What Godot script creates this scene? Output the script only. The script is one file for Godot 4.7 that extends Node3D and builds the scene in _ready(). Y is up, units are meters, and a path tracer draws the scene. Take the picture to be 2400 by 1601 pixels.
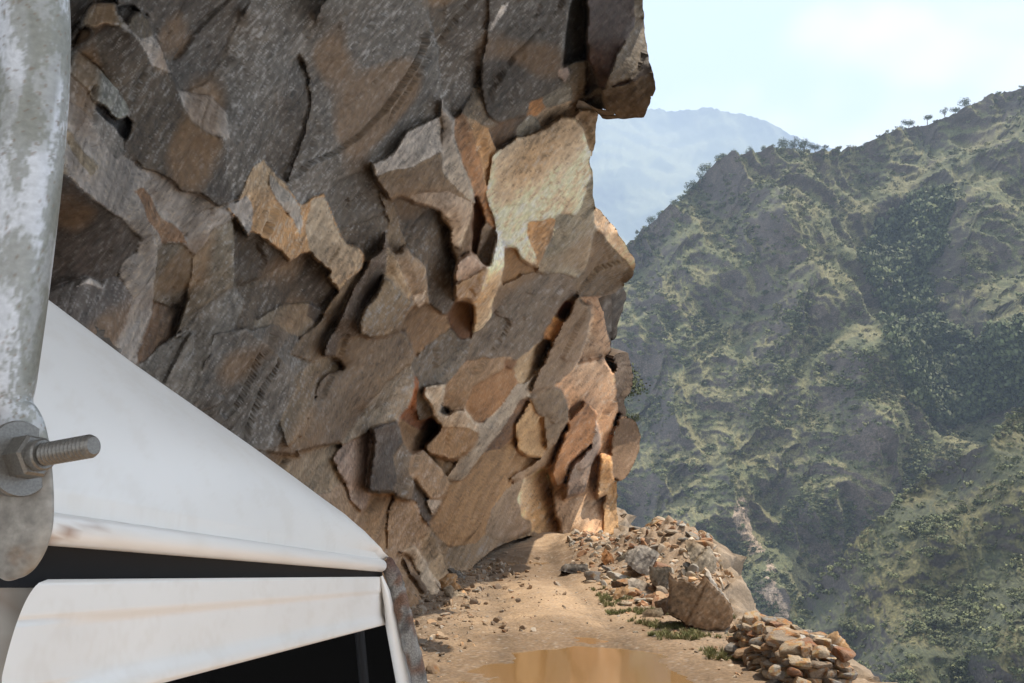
extends Node3D
# A dirt road cut under an overhanging cliff, seen from beside the roof of a white vehicle; a gorge and hazy mountains to the right.
# Lengths are metres, y is up. The survey of the cliff is given as sight lines from the photographer's eye (in a 2400 x 1601 field) and distances.

const FOCAL := 2325.0
const EYE := Vector3(0, 2, 0)
var fw := Vector3.ZERO
var upv := Vector3.ZERO
var rng := RandomNumberGenerator.new()
var na := FastNoiseLite.new()
var nb := FastNoiseLite.new()
var nf := FastNoiseLite.new()
var ncell := FastNoiseLite.new()
var M := {}
var names := {}
var used_tris := 0

# ------------------------------------------------------------------ helpers
func sight(px: float, py: float) -> Vector3:
	return fw + Vector3((px - 1200.0) / FOCAL, 0, 0) - upv * ((py - 800.5) / FOCAL)

func at(px: float, py: float, d: float) -> Vector3:
	var r := sight(px, py)
	return EYE + r * (d / -r.z)

func on_ground(px: float, py: float, y := 0.0) -> Vector3:
	var r := sight(px, py)
	return EYE + r * ((y - EYE.y) / r.y)

func nm(base: String) -> String:
	if not names.has(base):
		names[base] = 0
		return base
	names[base] += 1
	return "%s_%03d" % [base, names[base]]

func tag(o: Node, label := "", category := "", group := "", kind := "") -> void:
	if label != "": o.set_meta("label", label)
	if category != "": o.set_meta("category", category)
	if group != "": o.set_meta("group", group)
	if kind != "": o.set_meta("kind", kind)

func thing(called: String, where := Vector3.ZERO) -> Node3D:
	var o := Node3D.new()
	o.name = nm(called)
	o.position = where
	add_child(o)
	return o

func put(mesh: Mesh, called: String, mat: Material, parent: Node = self, where := Vector3.ZERO) -> MeshInstance3D:
	var o := MeshInstance3D.new()
	o.mesh = mesh
	o.name = nm(called) if parent == self else called
	o.material_override = mat
	o.position = where
	parent.add_child(o, true)
	return o

func lin(c: Color) -> Color:
	return c.linear_to_srgb()

func sstep(a: float, b: float, x: float) -> float:
	var t := clampf((x - a) / (b - a), 0, 1)
	return t * t * (3 - 2 * t)

class Sheet:
	var v := PackedVector3Array()
	var n := PackedVector3Array()
	var c := PackedColorArray()
	var uv := PackedVector2Array()
	var i := PackedInt32Array()
	func add(p: Vector3, col := Color.WHITE) -> int:
		v.append(p)
		c.append(col)
		return v.size() - 1
	func tri(a: int, b: int, d: int) -> void:
		i.append(a); i.append(b); i.append(d)
	func quad(a: int, b: int, d: int, e: int) -> void:
		tri(a, b, d); tri(a, d, e)
	# smooth normals; when face is given, the whole sheet is turned to its side
	func normals(face := Vector3.ZERO) -> void:
		if face != Vector3.ZERO:
			var sum := 0.0
			for k in range(0, i.size(), 3): sum += (v[i[k + 2]] - v[i[k]]).cross(v[i[k + 1]] - v[i[k]]).dot(face)
			if sum < 0:
				for k in range(0, i.size(), 3):
					var x := i[k + 1]
					i[k + 1] = i[k + 2]
					i[k + 2] = x
		n.resize(v.size())
		n.fill(Vector3.ZERO)
		for k in range(0, i.size(), 3):
			var a := v[i[k]]
			var w := (v[i[k + 2]] - a).cross(v[i[k + 1]] - a)
			n[i[k]] += w; n[i[k + 1]] += w; n[i[k + 2]] += w
		for k in n.size():
			var w := n[k].normalized()
			n[k] = w if w != Vector3.ZERO else Vector3.UP
	func mesh() -> ArrayMesh:
		var a := []
		a.resize(Mesh.ARRAY_MAX)
		a[Mesh.ARRAY_VERTEX] = v
		a[Mesh.ARRAY_NORMAL] = n
		a[Mesh.ARRAY_COLOR] = c
		if uv.size() == v.size(): a[Mesh.ARRAY_TEX_UV] = uv
		a[Mesh.ARRAY_INDEX] = i
		var m := ArrayMesh.new()
		m.add_surface_from_arrays(Mesh.PRIMITIVE_TRIANGLES, a)
		return m

# splits a polygon into triangles whose edges are at most L long: [points, triangles]
func tess(poly: PackedVector2Array, L: float) -> Array:
	var idx := Geometry2D.triangulate_polygon(poly)
	if idx.is_empty():
		print("polygon fails ", poly[0], poly[1])
		poly = Geometry2D.convex_hull(poly)
		idx = Geometry2D.triangulate_polygon(poly)
	var pts := poly.duplicate()
	var mids := {}
	var out := PackedInt32Array()
	var stack := Array(idx)
	var L2 := L * L
	while stack.size() > 0:
		var c: int = stack.pop_back()
		var b: int = stack.pop_back()
		var a: int = stack.pop_back()
		var ab := pts[a].distance_squared_to(pts[b])
		var bc := pts[b].distance_squared_to(pts[c])
		var ca := pts[c].distance_squared_to(pts[a])
		var t := 0
		if bc >= ab and bc >= ca:
			t = a; a = b; b = c; c = t; ab = bc
		elif ca >= ab and ca >= bc:
			t = b; b = a; a = c; c = t; ab = ca
		if ab <= L2:
			out.append(a); out.append(b); out.append(c)
			continue
		var key := mini(a, b) * 1000003 + maxi(a, b)
		var m: int = mids.get(key, -1)
		if m < 0:
			m = pts.size()
			pts.append((pts[a] + pts[b]) * 0.5)
			mids[key] = m
		stack.append_array([a, m, c, m, b, c])
	return [pts, out]

func edge_dist(p: Vector2, poly: PackedVector2Array) -> float:
	var best := 1e12
	for k in poly.size():
		var a := poly[k]
		var b := poly[(k + 1) % poly.size()]
		var ab := b - a
		var q := a + ab * clampf((p - a).dot(ab) / maxf(ab.length_squared(), 1e-6), 0, 1)
		best = minf(best, p.distance_squared_to(q))
	return sqrt(best)

# ------------------------------------------------------------------ the cliff's survey
const TILES := {"1": [150, 0], "2": [600, 0], "3": [1050, 0], "4": [100, 450], "5": [550, 450], "6": [1000, 450], "7": [600, 900], "8": [1050, 850], "9": [1400, 1150], "a": [900, 1150]}

func points(tile: String, text: String) -> PackedVector2Array:
	var out := PackedVector2Array()
	var k := 500.0 / 1568.0
	var o := Vector2.ZERO
	if tile == "9": k = 700.0 / 2351.0
	if tile == "a": k = 800.0 / 2351.0
	if tile == "0": k = 1.0
	else: o = Vector2(TILES[tile][0], TILES[tile][1])
	for w in text.split(" ", false):
		var xy := w.split(",")
		out.append(o + Vector2(float(xy[0]), float(xy[1])) * k)
	return out

# distance of the rock wall along sight lines
var DC := [
	Vector3(-400, -700, 5.0), Vector3(300, -700, 6.0), Vector3(900, -700, 8.0), Vector3(1500, -700, 10.0),
	Vector3(-300, 0, 4.6), Vector3(-300, 800, 4.0), Vector3(-300, 1600, 4.0),
	Vector3(150, 0, 5.5), Vector3(150, 400, 5.0), Vector3(150, 800, 5.0), Vector3(200, 1200, 5.4),
	Vector3(500, 0, 7.0), Vector3(500, 400, 6.8), Vector3(500, 800, 7.5), Vector3(600, 1100, 9.0), Vector3(560, 1500, 8.5),
	Vector3(800, 0, 8.5), Vector3(800, 300, 9.0), Vector3(800, 600, 10.0), Vector3(800, 900, 11.0), Vector3(800, 1200, 12.0), Vector3(860, 1500, 12.6),
	Vector3(1000, 0, 10.0), Vector3(1000, 300, 10.5), Vector3(1000, 600, 12.5), Vector3(1000, 900, 15.0), Vector3(1000, 1200, 17.0), Vector3(980, 1400, 15.6),
	Vector3(1200, 0, 11.6), Vector3(1200, 200, 13.0), Vector3(1230, 400, 16.4), Vector3(1200, 640, 15.8), Vector3(1200, 800, 21.5), Vector3(1180, 930, 27.0), Vector3(1130, 1100, 31.0), Vector3(1085, 1290, 27.0),
	Vector3(1350, 300, 16.0), Vector3(1330, 420, 17.6), Vector3(1310, 600, 18.5), Vector3(1330, 760, 28.0), Vector3(1300, 980, 38.0), Vector3(1250, 1150, 42.0),
	Vector3(1450, 100, 13.6), Vector3(1500, 200, 14.2), Vector3(1430, 620, 25.0), Vector3(1420, 850, 42.0), Vector3(1450, 1000, 46.0), Vector3(1400, 1200, 49.0)]

func wall(px: float, py: float) -> float:
	var s := 0.0
	var w := 0.0
	for c: Vector3 in DC:
		var dx := px - c.x
		var dy := py - c.y
		var k := 1.0 / pow(dx * dx + dy * dy + 9000.0, 2.2)
		s += k * log(c.z)
		w += k
	return exp(s / w)

# style: base colour, second colour, share of the second, pale flecks, relief
var ST := {
	"schist": [Color(0.226, 0.198, 0.167), Color(.17, .14, .11), .1, .8, 1.0],
	"schist_dark": [Color(0.173, 0.148, 0.123), Color(.15, .115, .085), .15, .6, 1.0],
	"schist_light": [Color(0.284, 0.247, 0.202), Color(.24, .19, .14), .1, .7, 1.0],
	"schist_pale": [Color(0.378, 0.337, 0.290), Color(.30, .24, .18), .0, .5, 1.0],
	"pale_grey": [Color(0.420, 0.371, 0.326), Color(.25, .22, .19), .0, .6, 1.1],
	"white_grey": [Color(0.483, 0.416, 0.343), Color(.38, .33, .29), .0, .3, .5],
	"pale_green": [Color(0.252, 0.247, 0.207), Color(.12, .12, .115), .1, 1.0, 1.5],
	"grey_green": [Color(0.263, 0.247, 0.198), Color(.22, .18, .13), .0, .5, .8],
	"grey_blue": [Color(0.194, 0.183, 0.158), Color(.21, .17, .13), -.1, .4, .7],
	"purple_dark": [Color(0.147, 0.117, 0.099), Color(.12, .095, .075), .1, .35, .7],
	"purple": [Color(0.200, 0.166, 0.141), Color(.15, .12, .10), .1, .6, 1.0],
	"pink_grey": [Color(.31, .24, .205), Color(.27, .19, .14), .1, .3, .6],
	"tan_grey": [Color(0.273, 0.223, 0.158), Color(.21, .155, .10), .1, .6, .9],
	"brown": [Color(.14, .104, .07), Color(.115, .095, .078), .2, .5, .9],
	"brown_grey": [Color(.235, .185, .13), Color(.21, .15, .09), .2, .4, .7],
	"brown_light": [Color(.235, .175, .115), Color(.2, .155, .115), .2, .3, .6],
	"dark_brown": [Color(.09, .068, .055), Color(.07, .06, .055), .2, .2, .5],
	"rust_brown": [Color(.20, .115, .06), Color(.17, .125, .085), .15, .2, .8],
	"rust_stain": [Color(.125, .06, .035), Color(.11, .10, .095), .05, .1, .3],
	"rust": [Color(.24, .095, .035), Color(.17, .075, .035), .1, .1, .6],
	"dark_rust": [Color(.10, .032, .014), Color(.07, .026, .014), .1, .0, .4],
	"orange": [Color(.47, .27, .12), Color(.42, .33, .22), .15, .6, 1.2],
	"orange_brown": [Color(.32, .165, .075), Color(.26, .165, .10), .1, .3, .8],
	"orange_pink": [Color(.44, .27, .165), Color(.40, .3, .22), .1, .5, 1.0],
	"orange_bright": [Color(.5, .22, .07), Color(.45, .25, .1), .0, .2, .7],
	"cream": [Color(.74, .62, .47), Color(.46, .29, .14), -.1, .7, .75],
	"cream_bright": [Color(.5, .40, .30), Color(.42, .28, .17), .0, .6, .7],
	"cream_dull": [Color(.36, .285, .2), Color(.32, .225, .14), .1, .4, 1.0],
	"ochre": [Color(.34, .235, .13), Color(.26, .17, .09), .2, .5, 1.5],
	"ochre_grey": [Color(.3, .235, .155), Color(.24, .2, .155), .2, .4, 1.0],
	"ochre_pale": [Color(.38, .33, .215), Color(.3, .24, .14), .1, .4, 1.0],
	"brown_ochre": [Color(.22, .14, .065), Color(.17, .12, .07), .2, .2, .6],
	"boulder": [Color(.33, .215, .125), Color(.30, .15, .06), .0, .3, .6],
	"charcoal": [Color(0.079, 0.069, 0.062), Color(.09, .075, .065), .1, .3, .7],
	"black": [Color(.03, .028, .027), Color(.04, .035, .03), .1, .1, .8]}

const STREAK := Vector3(.58, .78, -.22)

func along(p: Vector3, k: float) -> Vector3:
	return (p - STREAK * (p.dot(STREAK) * .86)) * k

func hash3(x: int, y: int, z: int) -> int:
	var h := (x * 73856093) ^ (y * 19349663) ^ (z * 83492791)
	h = (h ^ (h >> 13)) * 1274126177
	h = h & 0x7fffffff
	return h ^ (h >> 9)

# broken rock: every cell is a plane with its own height and tilt; y of the result is the distance to the nearest joint
func broken(p: Vector3, tilt: float) -> Vector2:
	var b := (p - Vector3(.5, .5, .5)).floor()
	var d1 := 1e9
	var d2 := 1e9
	var h1 := 0
	var c1 := Vector3.ZERO
	for dx in 2:
		for dy in 2:
			for dz in 2:
				var x := int(b.x) + dx
				var y := int(b.y) + dy
				var z := int(b.z) + dz
				var h := hash3(x, y, z)
				var c := Vector3(x + .5 + ((h & 255) / 255.0 - .5) * .8, y + .5 + (((h >> 8) & 255) / 255.0 - .5) * .8, z + .5 + (((h >> 16) & 255) / 255.0 - .5) * .8)
				var d := p.distance_squared_to(c)
				if d < d1:
					d2 = d1
					d1 = d
					h1 = h
					c1 = c
				elif d < d2: d2 = d
	var g := Vector3(((h1 >> 3) & 127) / 63.5 - 1.0, ((h1 >> 11) & 127) / 63.5 - 1.0, ((h1 >> 19) & 127) / 63.5 - 1.0)
	return Vector2(((h1 >> 5) & 1023) / 511.5 - 1.0 + tilt * g.dot(p - c1), sqrt(d2) - sqrt(d1))

# the bearing of the broken piece that p lies in
func tilt_of(p: Vector3) -> Vector3:
	var b := (p - Vector3(.5, .5, .5)).floor()
	var d1 := 1e9
	var h1 := 0
	for dx in 2:
		for dy in 2:
			for dz in 2:
				var x := int(b.x) + dx
				var y := int(b.y) + dy
				var z := int(b.z) + dz
				var h := hash3(x, y, z)
				var d := p.distance_squared_to(Vector3(x + .5 + ((h & 255) / 255.0 - .5) * .8, y + .5 + (((h >> 8) & 255) / 255.0 - .5) * .8, z + .5 + (((h >> 16) & 255) / 255.0 - .5) * .8))
				if d < d1:
					d1 = d
					h1 = h
	return Vector3(((h1 >> 3) & 127) / 63.5 - 1.0, ((h1 >> 11) & 127) / 63.5 - 1.0, (((h1 >> 19) & 127) / 63.5 - 1.0) * .4)

# relief (metres at 10 m distance) of rock at p
func relief(p: Vector3, s: float) -> float:
	var q := along(p, 1.0 / s)
	var wq := q + Vector3(na.get_noise_3dv(q * 2.0), nb.get_noise_3dv(q * 2.0), na.get_noise_3dv(q * 2.0 + Vector3(9, 9, 9))) * .22
	var b := broken(wq * 1.45, 3.4)
	var h := .024 * b.x - .016 * (1.0 - sstep(0, .05, b.y))
	var b2 := broken(wq * 5.3 + Vector3(20, 3, 7), 1.8)
	h += .009 * b2.x
	# overlapping flakes of the cleavage
	var t := q.x * 1.6 - q.y * 1.1 + q.z * .9 + 1.3 * nf.get_noise_3dv(q * 1.3)
	t -= floorf(t)
	h += .007 * (t - sstep(.8, 1.0, t))
	h += .016 * nf.get_noise_3dv(q * 2.6) + .011 * nf.get_noise_3dv(p * (7.0 / s))
	return h

func rock_color(p: Vector3, s: float, st: Array, e: float) -> Color:
	var q := along(p, 1.0 / s)
	var v := nf.get_noise_3dv(q * 1.6)
	var w := .6 * na.get_noise_3dv(q * 9.0) + .7 * na.get_noise_3dv(q * 21.0)
	var c: Color = st[0]
	var low := na.get_noise_3dv(p * (.75 / s) + Vector3(31, 5, 9))
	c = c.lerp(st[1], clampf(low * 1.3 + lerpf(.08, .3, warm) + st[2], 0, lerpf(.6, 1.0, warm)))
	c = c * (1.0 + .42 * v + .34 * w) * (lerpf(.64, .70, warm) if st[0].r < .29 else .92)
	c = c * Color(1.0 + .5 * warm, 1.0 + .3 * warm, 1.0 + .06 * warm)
	var fl := nb.get_noise_3dv(along(p, 36.0 / s) + Vector3(3, 8, 2)) + .35 * v
	if fl > .28:
		c = c.lerp(Color(.38, .36, .335) if st[0].r < .3 else Color(.62, .52, .40), clampf((fl - .28) * 2.0 * st[3], 0, .75))
	elif fl < -.42:
		c = c * (1.0 - .5 * clampf((-.42 - fl) * 3.0, 0, 1))
	var rs := nb.get_noise_3dv(p * (.9 / s) + Vector3(11, 40, 2))
	if rs > .34:
		c = c.lerp(Color(.25, .14, .06), clampf((rs - .34) * 2.2, 0, .5))
	c = c * (1.0 + .22 * (1.0 - sstep(.0, .09 * s, e)) * (.6 + w))
	return Color(clampf(c.r, .012, .8), clampf(c.g, .01, .75), clampf(c.b, .008, .7))

func warp(p: Vector2) -> Vector2:
	return p + Vector2(nf.get_noise_2dv(p * .022), nf.get_noise_2dv(p * .022 + Vector2(90, 33))) * 3.2 + Vector2(nb.get_noise_2dv(p * .12), nb.get_noise_2dv(p * .12 + Vector2(70, 13))) * 1.6

# one slab of rock: the traced face as a plane with its own bearing, relief, chipped edges and thickness
func slab_mesh(poly: PackedVector2Array, n: Vector3, d0: float, style: String, thick: float, L: float, rough := 1.0, at_point := Vector3.INF, hug := 0.0, corners := PackedVector2Array(), corr := PackedFloat32Array()) -> ArrayMesh:
	n = n.normalized()
	var s := d0 / 10.0
	var ctr := Vector2.ZERO
	for p in poly: ctr += p
	ctr /= poly.size()
	var o := at(ctr.x, ctr.y, d0) if at_point == Vector3.INF else at_point
	var ts := tess(poly, L)
	var pts: PackedVector2Array = ts[0]
	var tris: PackedInt32Array = ts[1]
	var st: Array = ST[style]
	var sh := Sheet.new()
	var mpx := d0 / FOCAL
	for p in pts:
		var q := warp(p)
		var r := sight(q.x, q.y)
		r /= -r.z
		var den := r.dot(n)
		var t := (o - EYE).dot(n) / den if den < -.06 else d0
		t = clampf(t, d0 * .8, d0 * 1.25)
		if hug > 0.0: t = lerpf(t, wall(q.x, q.y) * hug, .12)
		if corr.size() > 0: t += spread(p, corners, corr)
		var w := EYE + r * t
		var e := edge_dist(p, poly) * mpx
		var cut := .012 * s * (1.0 - sstep(0, .05 * s * (1.0 + .8 * na.get_noise_3dv(w * 1.4)), e))
		var calm := .25 + .75 * sstep(0, .16 * s, e) if hug > 0.0 or corr.size() > 0 else 1.0
		w += n * ((relief(w, s) * st[4] * rough * calm) * s - cut)
		sh.add(w, rock_color(w, s, st, e))
	sh.i = tris
	sh.normals(n)
	# the sides, going back into the hill
	var cnt := {}
	for k in range(0, tris.size(), 3):
		for j in 3:
			var a := tris[k + j]
			var b := tris[k + (j + 1) % 3]
			var key := mini(a, b) * 1000003 + maxi(a, b)
			cnt[key] = 0 if cnt.has(key) else a * 1000003 + b
	var nxt := {}
	for key: int in cnt:
		var c: int = cnt[key]
		if c != 0: nxt[c / 1000003] = c % 1000003
	var back := (o - EYE).normalized() * .75 - n * .5
	if corr.is_empty(): back = (o - EYE).normalized() * .97 - n * .1 - Vector3(0, .12, 0)
	if nxt.is_empty(): return sh.mesh()
	var loop: Array[int] = []
	var start: int = nxt.keys()[0]
	var at_v := start
	while nxt.has(at_v) and loop.size() <= nxt.size():
		loop.append(at_v)
		at_v = nxt[at_v]
		if at_v == start: break
	var bn := back.normalized()
	var side := Sheet.new()
	var rows := 8
	var turned := 0.0
	for r in rows:
		var depth := thick * pow(r / (rows - 1.0), 1.6)
		for v: int in loop:
			var w := sh.v[v] + back * depth
			if r > 0:
				var ra := w - o
				ra = (ra - bn * ra.dot(bn)).normalized()
				w += ra * ((relief(w, s) * st[4] * .9 + .03 * na.get_noise_3dv(w * (2.2 / s)) - .006 * r) * s * minf(1.0, r * .5))
			side.add(w, rock_color(w, s, st, 1.0))
	var m := loop.size()
	for r in rows - 1:
		for k in m:
			var a := r * m + k
			var b := r * m + (k + 1) % m
			side.quad(a, b, b + m, a + m)
	side.normals()
	for k in side.v.size():
		var ra := side.v[k] - o
		ra -= bn * ra.dot(bn)
		turned += ra.dot(side.n[k])
	var k0 := sh.v.size()
	for k in side.v.size(): side.n[k] = side.n[k] if turned > 0 else -side.n[k]
	sh.v.append_array(side.v)
	sh.n.append_array(side.n)
	sh.c.append_array(side.c)
	for k in range(0, side.i.size(), 3):
		sh.i.append(k0 + side.i[k])
		sh.i.append(k0 + side.i[k + (1 if turned > 0 else 2)])
		sh.i.append(k0 + side.i[k + (2 if turned > 0 else 1)])
	return sh.mesh()

func spread(p: Vector2, corners: PackedVector2Array, corr: PackedFloat32Array) -> float:
	var a := 0.0
	var b := 0.0
	for k in corners.size():
		var w := 1.0 / pow(p.distance_squared_to(corners[k]) + 6.0, 1.4)
		a += w * corr[k]
		b += w
	return a / b

var cliff: Node3D
var slabs: Array[Dictionary] = []
var warm := 0.0

# a slab of the cliff; off moves it out (-) or in (+), in metres per 10 m of distance
func slab(tile: String, text: String, n: Vector3, off: float, style: String, called := "rock_slab", L := 5.2, hold := 1.0) -> void:
	var poly := points(tile, text)
	var ctr := Vector2.ZERO
	for p in poly: ctr += p
	ctr /= poly.size()
	if off < 1.0: off *= 1.0 + 1.4 * sstep(560, 760, ctr.y) * sstep(600, 750, ctr.x)
	var d0 := wall(ctr.x, ctr.y) * (1.0 + off * .1)
	slabs.append({"poly": poly, "n": n.normalized(), "off": off, "d0": d0, "o": at(ctr.x, ctr.y, d0), "style": style, "called": called, "L": L, "hug": (1.0 + off * .1) * hold, "ctr": ctr, "flakes": []})

# a thin flake lying on the slab made before it
func flake(tile: String, text: String, style: String, proud := .012, called := "rock_flake") -> void:
	var base: Dictionary = slabs[-1]
	while base.has("of"): base = base.of
	slabs.append({"poly": points(tile, text), "n": base.n, "off": base.off - .03 - proud, "style": style, "called": called, "of": base})

const GX := 92.0
const GY := -70.0

# how the wall lies as a whole at a sight line
func lie_of(p: Vector2) -> Vector3:
	var e := 40.0
	var a := at(p.x - e, p.y, wall(p.x - e, p.y))
	var b := at(p.x + e, p.y, wall(p.x + e, p.y))
	var c := at(p.x, p.y - e, wall(p.x, p.y - e))
	var d := at(p.x, p.y + e, wall(p.x, p.y + e))
	var n := (b - a).cross(c - d).normalized()
	return n if n.dot(sight(p.x, p.y)) < 0 else -n

func log_slope(p: Vector2, n: Vector3, h: float) -> Vector2:
	var out: Array[float] = []
	for q in [p, p + Vector2(h, 0), p + Vector2(0, h)]:
		var r := sight(q.x, q.y)
		r /= -r.z
		out.append(-log(maxf(-r.dot(n), .13)))
	return Vector2(clampf(out[1] - out[0], -.03 * h / 4.0, .03 * h / 4.0), clampf(out[2] - out[0], -.03 * h / 4.0, .03 * h / 4.0))

# all faces are fitted into one continuous broken surface: each keeps its bearing, neighbours meet in an edge or a step
func build_slabs(outline: PackedVector2Array) -> void:
	var order: Array[int] = []
	for k in slabs.size():
		order.append(k)
		var ctr := Vector2.ZERO
		for p: Vector2 in slabs[k].poly: ctr += p
		slabs[k].lie = lie_of(ctr / slabs[k].poly.size())
	order.sort_custom(func(a: int, b: int) -> bool:
		return slabs[a].off > slabs[b].off if absf(slabs[a].off - slabs[b].off) > 1e-5 else a < b)
	var mean := Vector3(.37, -.36, .80)
	var prev := PackedFloat32Array()
	var prev_nx := 0
	var u := PackedFloat32Array()
	var owner_of := PackedInt32Array()
	var nx := 0
	var ny := 0
	var h := 0.0
	for level in 2:
		h = 7.2 if level == 0 else 3.6
		nx = int(1460.0 / h) + 1
		ny = int(1620.0 / h) + 1
		var total := nx * ny
		owner_of = PackedInt32Array()
		owner_of.resize(total)
		owner_of.fill(-1)
		var wp := PackedVector2Array()
		wp.resize(total)
		for y in ny:
			for x in nx:
				var p := Vector2(GX + x * h, GY + y * h)
				var q := warp(p)
				wp[y * nx + x] = q
				if Geometry2D.is_point_in_polygon(q, outline): owner_of[y * nx + x] = -2
		for k in order:
			var poly: PackedVector2Array = slabs[k].poly
			var box := Rect2(poly[0], Vector2.ZERO)
			for p in poly: box = box.expand(p)
			box = box.grow(8)
			for y in range(maxi(0, int((box.position.y - GY) / h)), mini(ny, int((box.end.y - GY) / h) + 2)):
				for x in range(maxi(0, int((box.position.x - GX) / h)), mini(nx, int((box.end.x - GX) / h) + 2)):
					if Geometry2D.is_point_in_polygon(wp[y * nx + x], poly): owner_of[y * nx + x] = k
		for it in (3 if level == 0 else 6):
			var was := owner_of.duplicate()
			for y in range(1, ny - 1):
				for x in range(1, nx - 1):
					var i := y * nx + x
					if was[i] != -2: continue
					for j in [i - 1, i + 1, i - nx, i + nx]:
						if was[j] >= 0 and not slabs[was[j]].has("of"):
							owner_of[i] = was[j]
							break
		# slopes, then the surface that follows them best
		var act := PackedInt32Array()
		var slot := PackedInt32Array()
		slot.resize(total)
		slot.fill(-1)
		var sl := PackedVector2Array()
		var off := PackedFloat32Array()
		var u0 := PackedFloat32Array()
		for i in total:
			var o := owner_of[i]
			if o == -1: continue
			slot[i] = act.size()
			act.append(i)
			var p := Vector2(GX + (i % nx) * h, GY + (i / nx) * h)
			var d := wall(p.x, p.y)
			var n := Vector3.ZERO
			var f := .0
			if o >= 0:
				n = slabs[o].n
				f = slabs[o].off
			else:
				var c := at(p.x, p.y, d) / (d * .1)
				c += Vector3(na.get_noise_3dv(c), nb.get_noise_3dv(c), 0) * .3
				var b := (c * 1.3).floor()
				var hh := hash3(int(b.x), int(b.y), int(b.z))
				n = (lie_of(p) + Vector3(((hh & 255) / 255.0 - .5) * 1.0, (((hh >> 8) & 255) / 255.0 - .5) * 1.0, 0)).normalized()
				f = .03
			if o >= 0:
				# the faces are themselves broken into smaller ones
				var c := at(p.x, p.y, d) / (d * .1)
				var cw := along(c, 1.0) + Vector3(na.get_noise_3dv(c * 1.7), nb.get_noise_3dv(c * 1.7), 0) * .12
				var calm: float = (.5 if slabs[o].style.begins_with("cream") else 1.0) * (1.0 + 1.2 * sstep(7.5, 12.0, d))
				var held: bool = (slabs[o].of.hug if slabs[o].has("of") else slabs[o].hug) == 0.0
				if not held: n = (slabs[o].lie as Vector3) + (n - mean) * 1.7
				n = (n + tilt_of(cw * 1.25) * .6 * calm + tilt_of(cw * 3.0 + Vector3(50, 7, 3)) * .42 * calm).normalized()
			sl.append(log_slope(p, n, h))
			off.append(f)
			u0.append(log(d) + f * .12)
		var m := act.size()
		var nb4 := PackedInt32Array()
		nb4.resize(m * 4)
		var nbw := PackedFloat32Array()
		nbw.resize(m * 4)
		var rhs := PackedFloat32Array()
		rhs.resize(m)
		var cntn := PackedFloat32Array()
		cntn.resize(m)
		var lam := .0010 * (4.0 if level == 0 else 1.0)
		var lamv := PackedFloat32Array()
		lamv.resize(m)
		for k in m:
			var i := act[k]
			var x := i % nx
			var y := i / nx
			var own := owner_of[i]
			var free: bool = own >= 0 and (slabs[own].of.hug if slabs[own].has("of") else slabs[own].hug) == 0.0
			lamv[k] = lam * (.06 if free else 1.0)
			var acc := 0.0
			var c := 0.0
			for dir in 4:
				var j := -1
				if dir == 0 and x > 0: j = slot[i - 1]
				elif dir == 1 and x < nx - 1: j = slot[i + 1]
				elif dir == 2 and y > 0: j = slot[i - nx]
				elif dir == 3 and y < ny - 1: j = slot[i + nx]
				nb4[k * 4 + dir] = j if j >= 0 else m
				if j < 0: continue
				var wt := .14 if owner_of[act[j]] != owner_of[i] else 1.0
				nbw[k * 4 + dir] = wt
				c += wt
				var g := (sl[k] + sl[j]) * .5 if owner_of[act[j]] != owner_of[i] else sl[k]
				var step := .12 * (off[j] - off[k])
				if dir == 0: acc += wt * (g.x - step)
				elif dir == 1: acc -= wt * (g.x + step)
				elif dir == 2: acc += wt * (g.y - step)
				else: acc -= wt * (g.y + step)
			rhs[k] = acc + lamv[k] * u0[k]
			cntn[k] = 1.0 / (c + lamv[k])
		u = PackedFloat32Array()
		u.resize(m + 1)
		u[m] = 0.0
		for k in m:
			u[k] = u0[k]
			if level == 1:
				var x := (act[k] % nx) / 2
				var y := (act[k] / nx) / 2
				var pv := prev[mini(y * prev_nx + x, prev.size() - 1)]
				if pv > 0.0: u[k] = pv
		for it in (150 if level == 0 else 36):
			for k in m:
				var q := k * 4
				u[k] += 1.75 * ((u[nb4[q]] * nbw[q] + u[nb4[q + 1]] * nbw[q + 1] + u[nb4[q + 2]] * nbw[q + 2] + u[nb4[q + 3]] * nbw[q + 3] + rhs[k]) * cntn[k] - u[k])
		if level == 1:
			for it in 4:
				for k in m:
					var q := k * 4
					u[k] = (u[nb4[q]] * nbw[q] + u[nb4[q + 1]] * nbw[q + 1] + u[nb4[q + 2]] * nbw[q + 2] + u[nb4[q + 3]] * nbw[q + 3] + rhs[k]) * cntn[k]
		if level == 0:
			prev.resize(total)
			prev.fill(0.0)
			prev_nx = nx
			for k in m: prev[act[k]] = u[k]
		else:
			prev = PackedFloat32Array()
			prev.resize(total)
			for k in m:
				var q := k * 4
				var edge := false
				var c := 0
				var sum := 0.0
				for j in 4:
					if nb4[q + j] == m: continue
					c += 1
					sum += u[nb4[q + j]]
					if owner_of[act[nb4[q + j]]] != owner_of[act[k]]: edge = true
				prev[act[k]] = lerpf(u[k], sum / c, .5) if edge and c > 0 else u[k]
	# distance to the nearest edge of a face, in cells
	var dist := PackedFloat32Array()
	dist.resize(nx * ny)
	dist.fill(99.0)
	for y in range(1, ny - 1):
		for x in range(1, nx - 1):
			var i := y * nx + x
			if owner_of[i] != owner_of[i + 1] or owner_of[i] != owner_of[i + nx]:
				dist[i] = .5
				dist[i + 1] = .5
	for i in range(nx + 1, nx * ny): dist[i] = minf(dist[i], minf(dist[i - 1] + 1, minf(dist[i - nx] + 1, dist[i - nx - 1] + 1.4)))
	for i in range(nx * ny - nx - 2, -1, -1): dist[i] = minf(dist[i], minf(dist[i + 1] + 1, minf(dist[i + nx] + 1, dist[i + nx + 1] + 1.4)))
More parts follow.
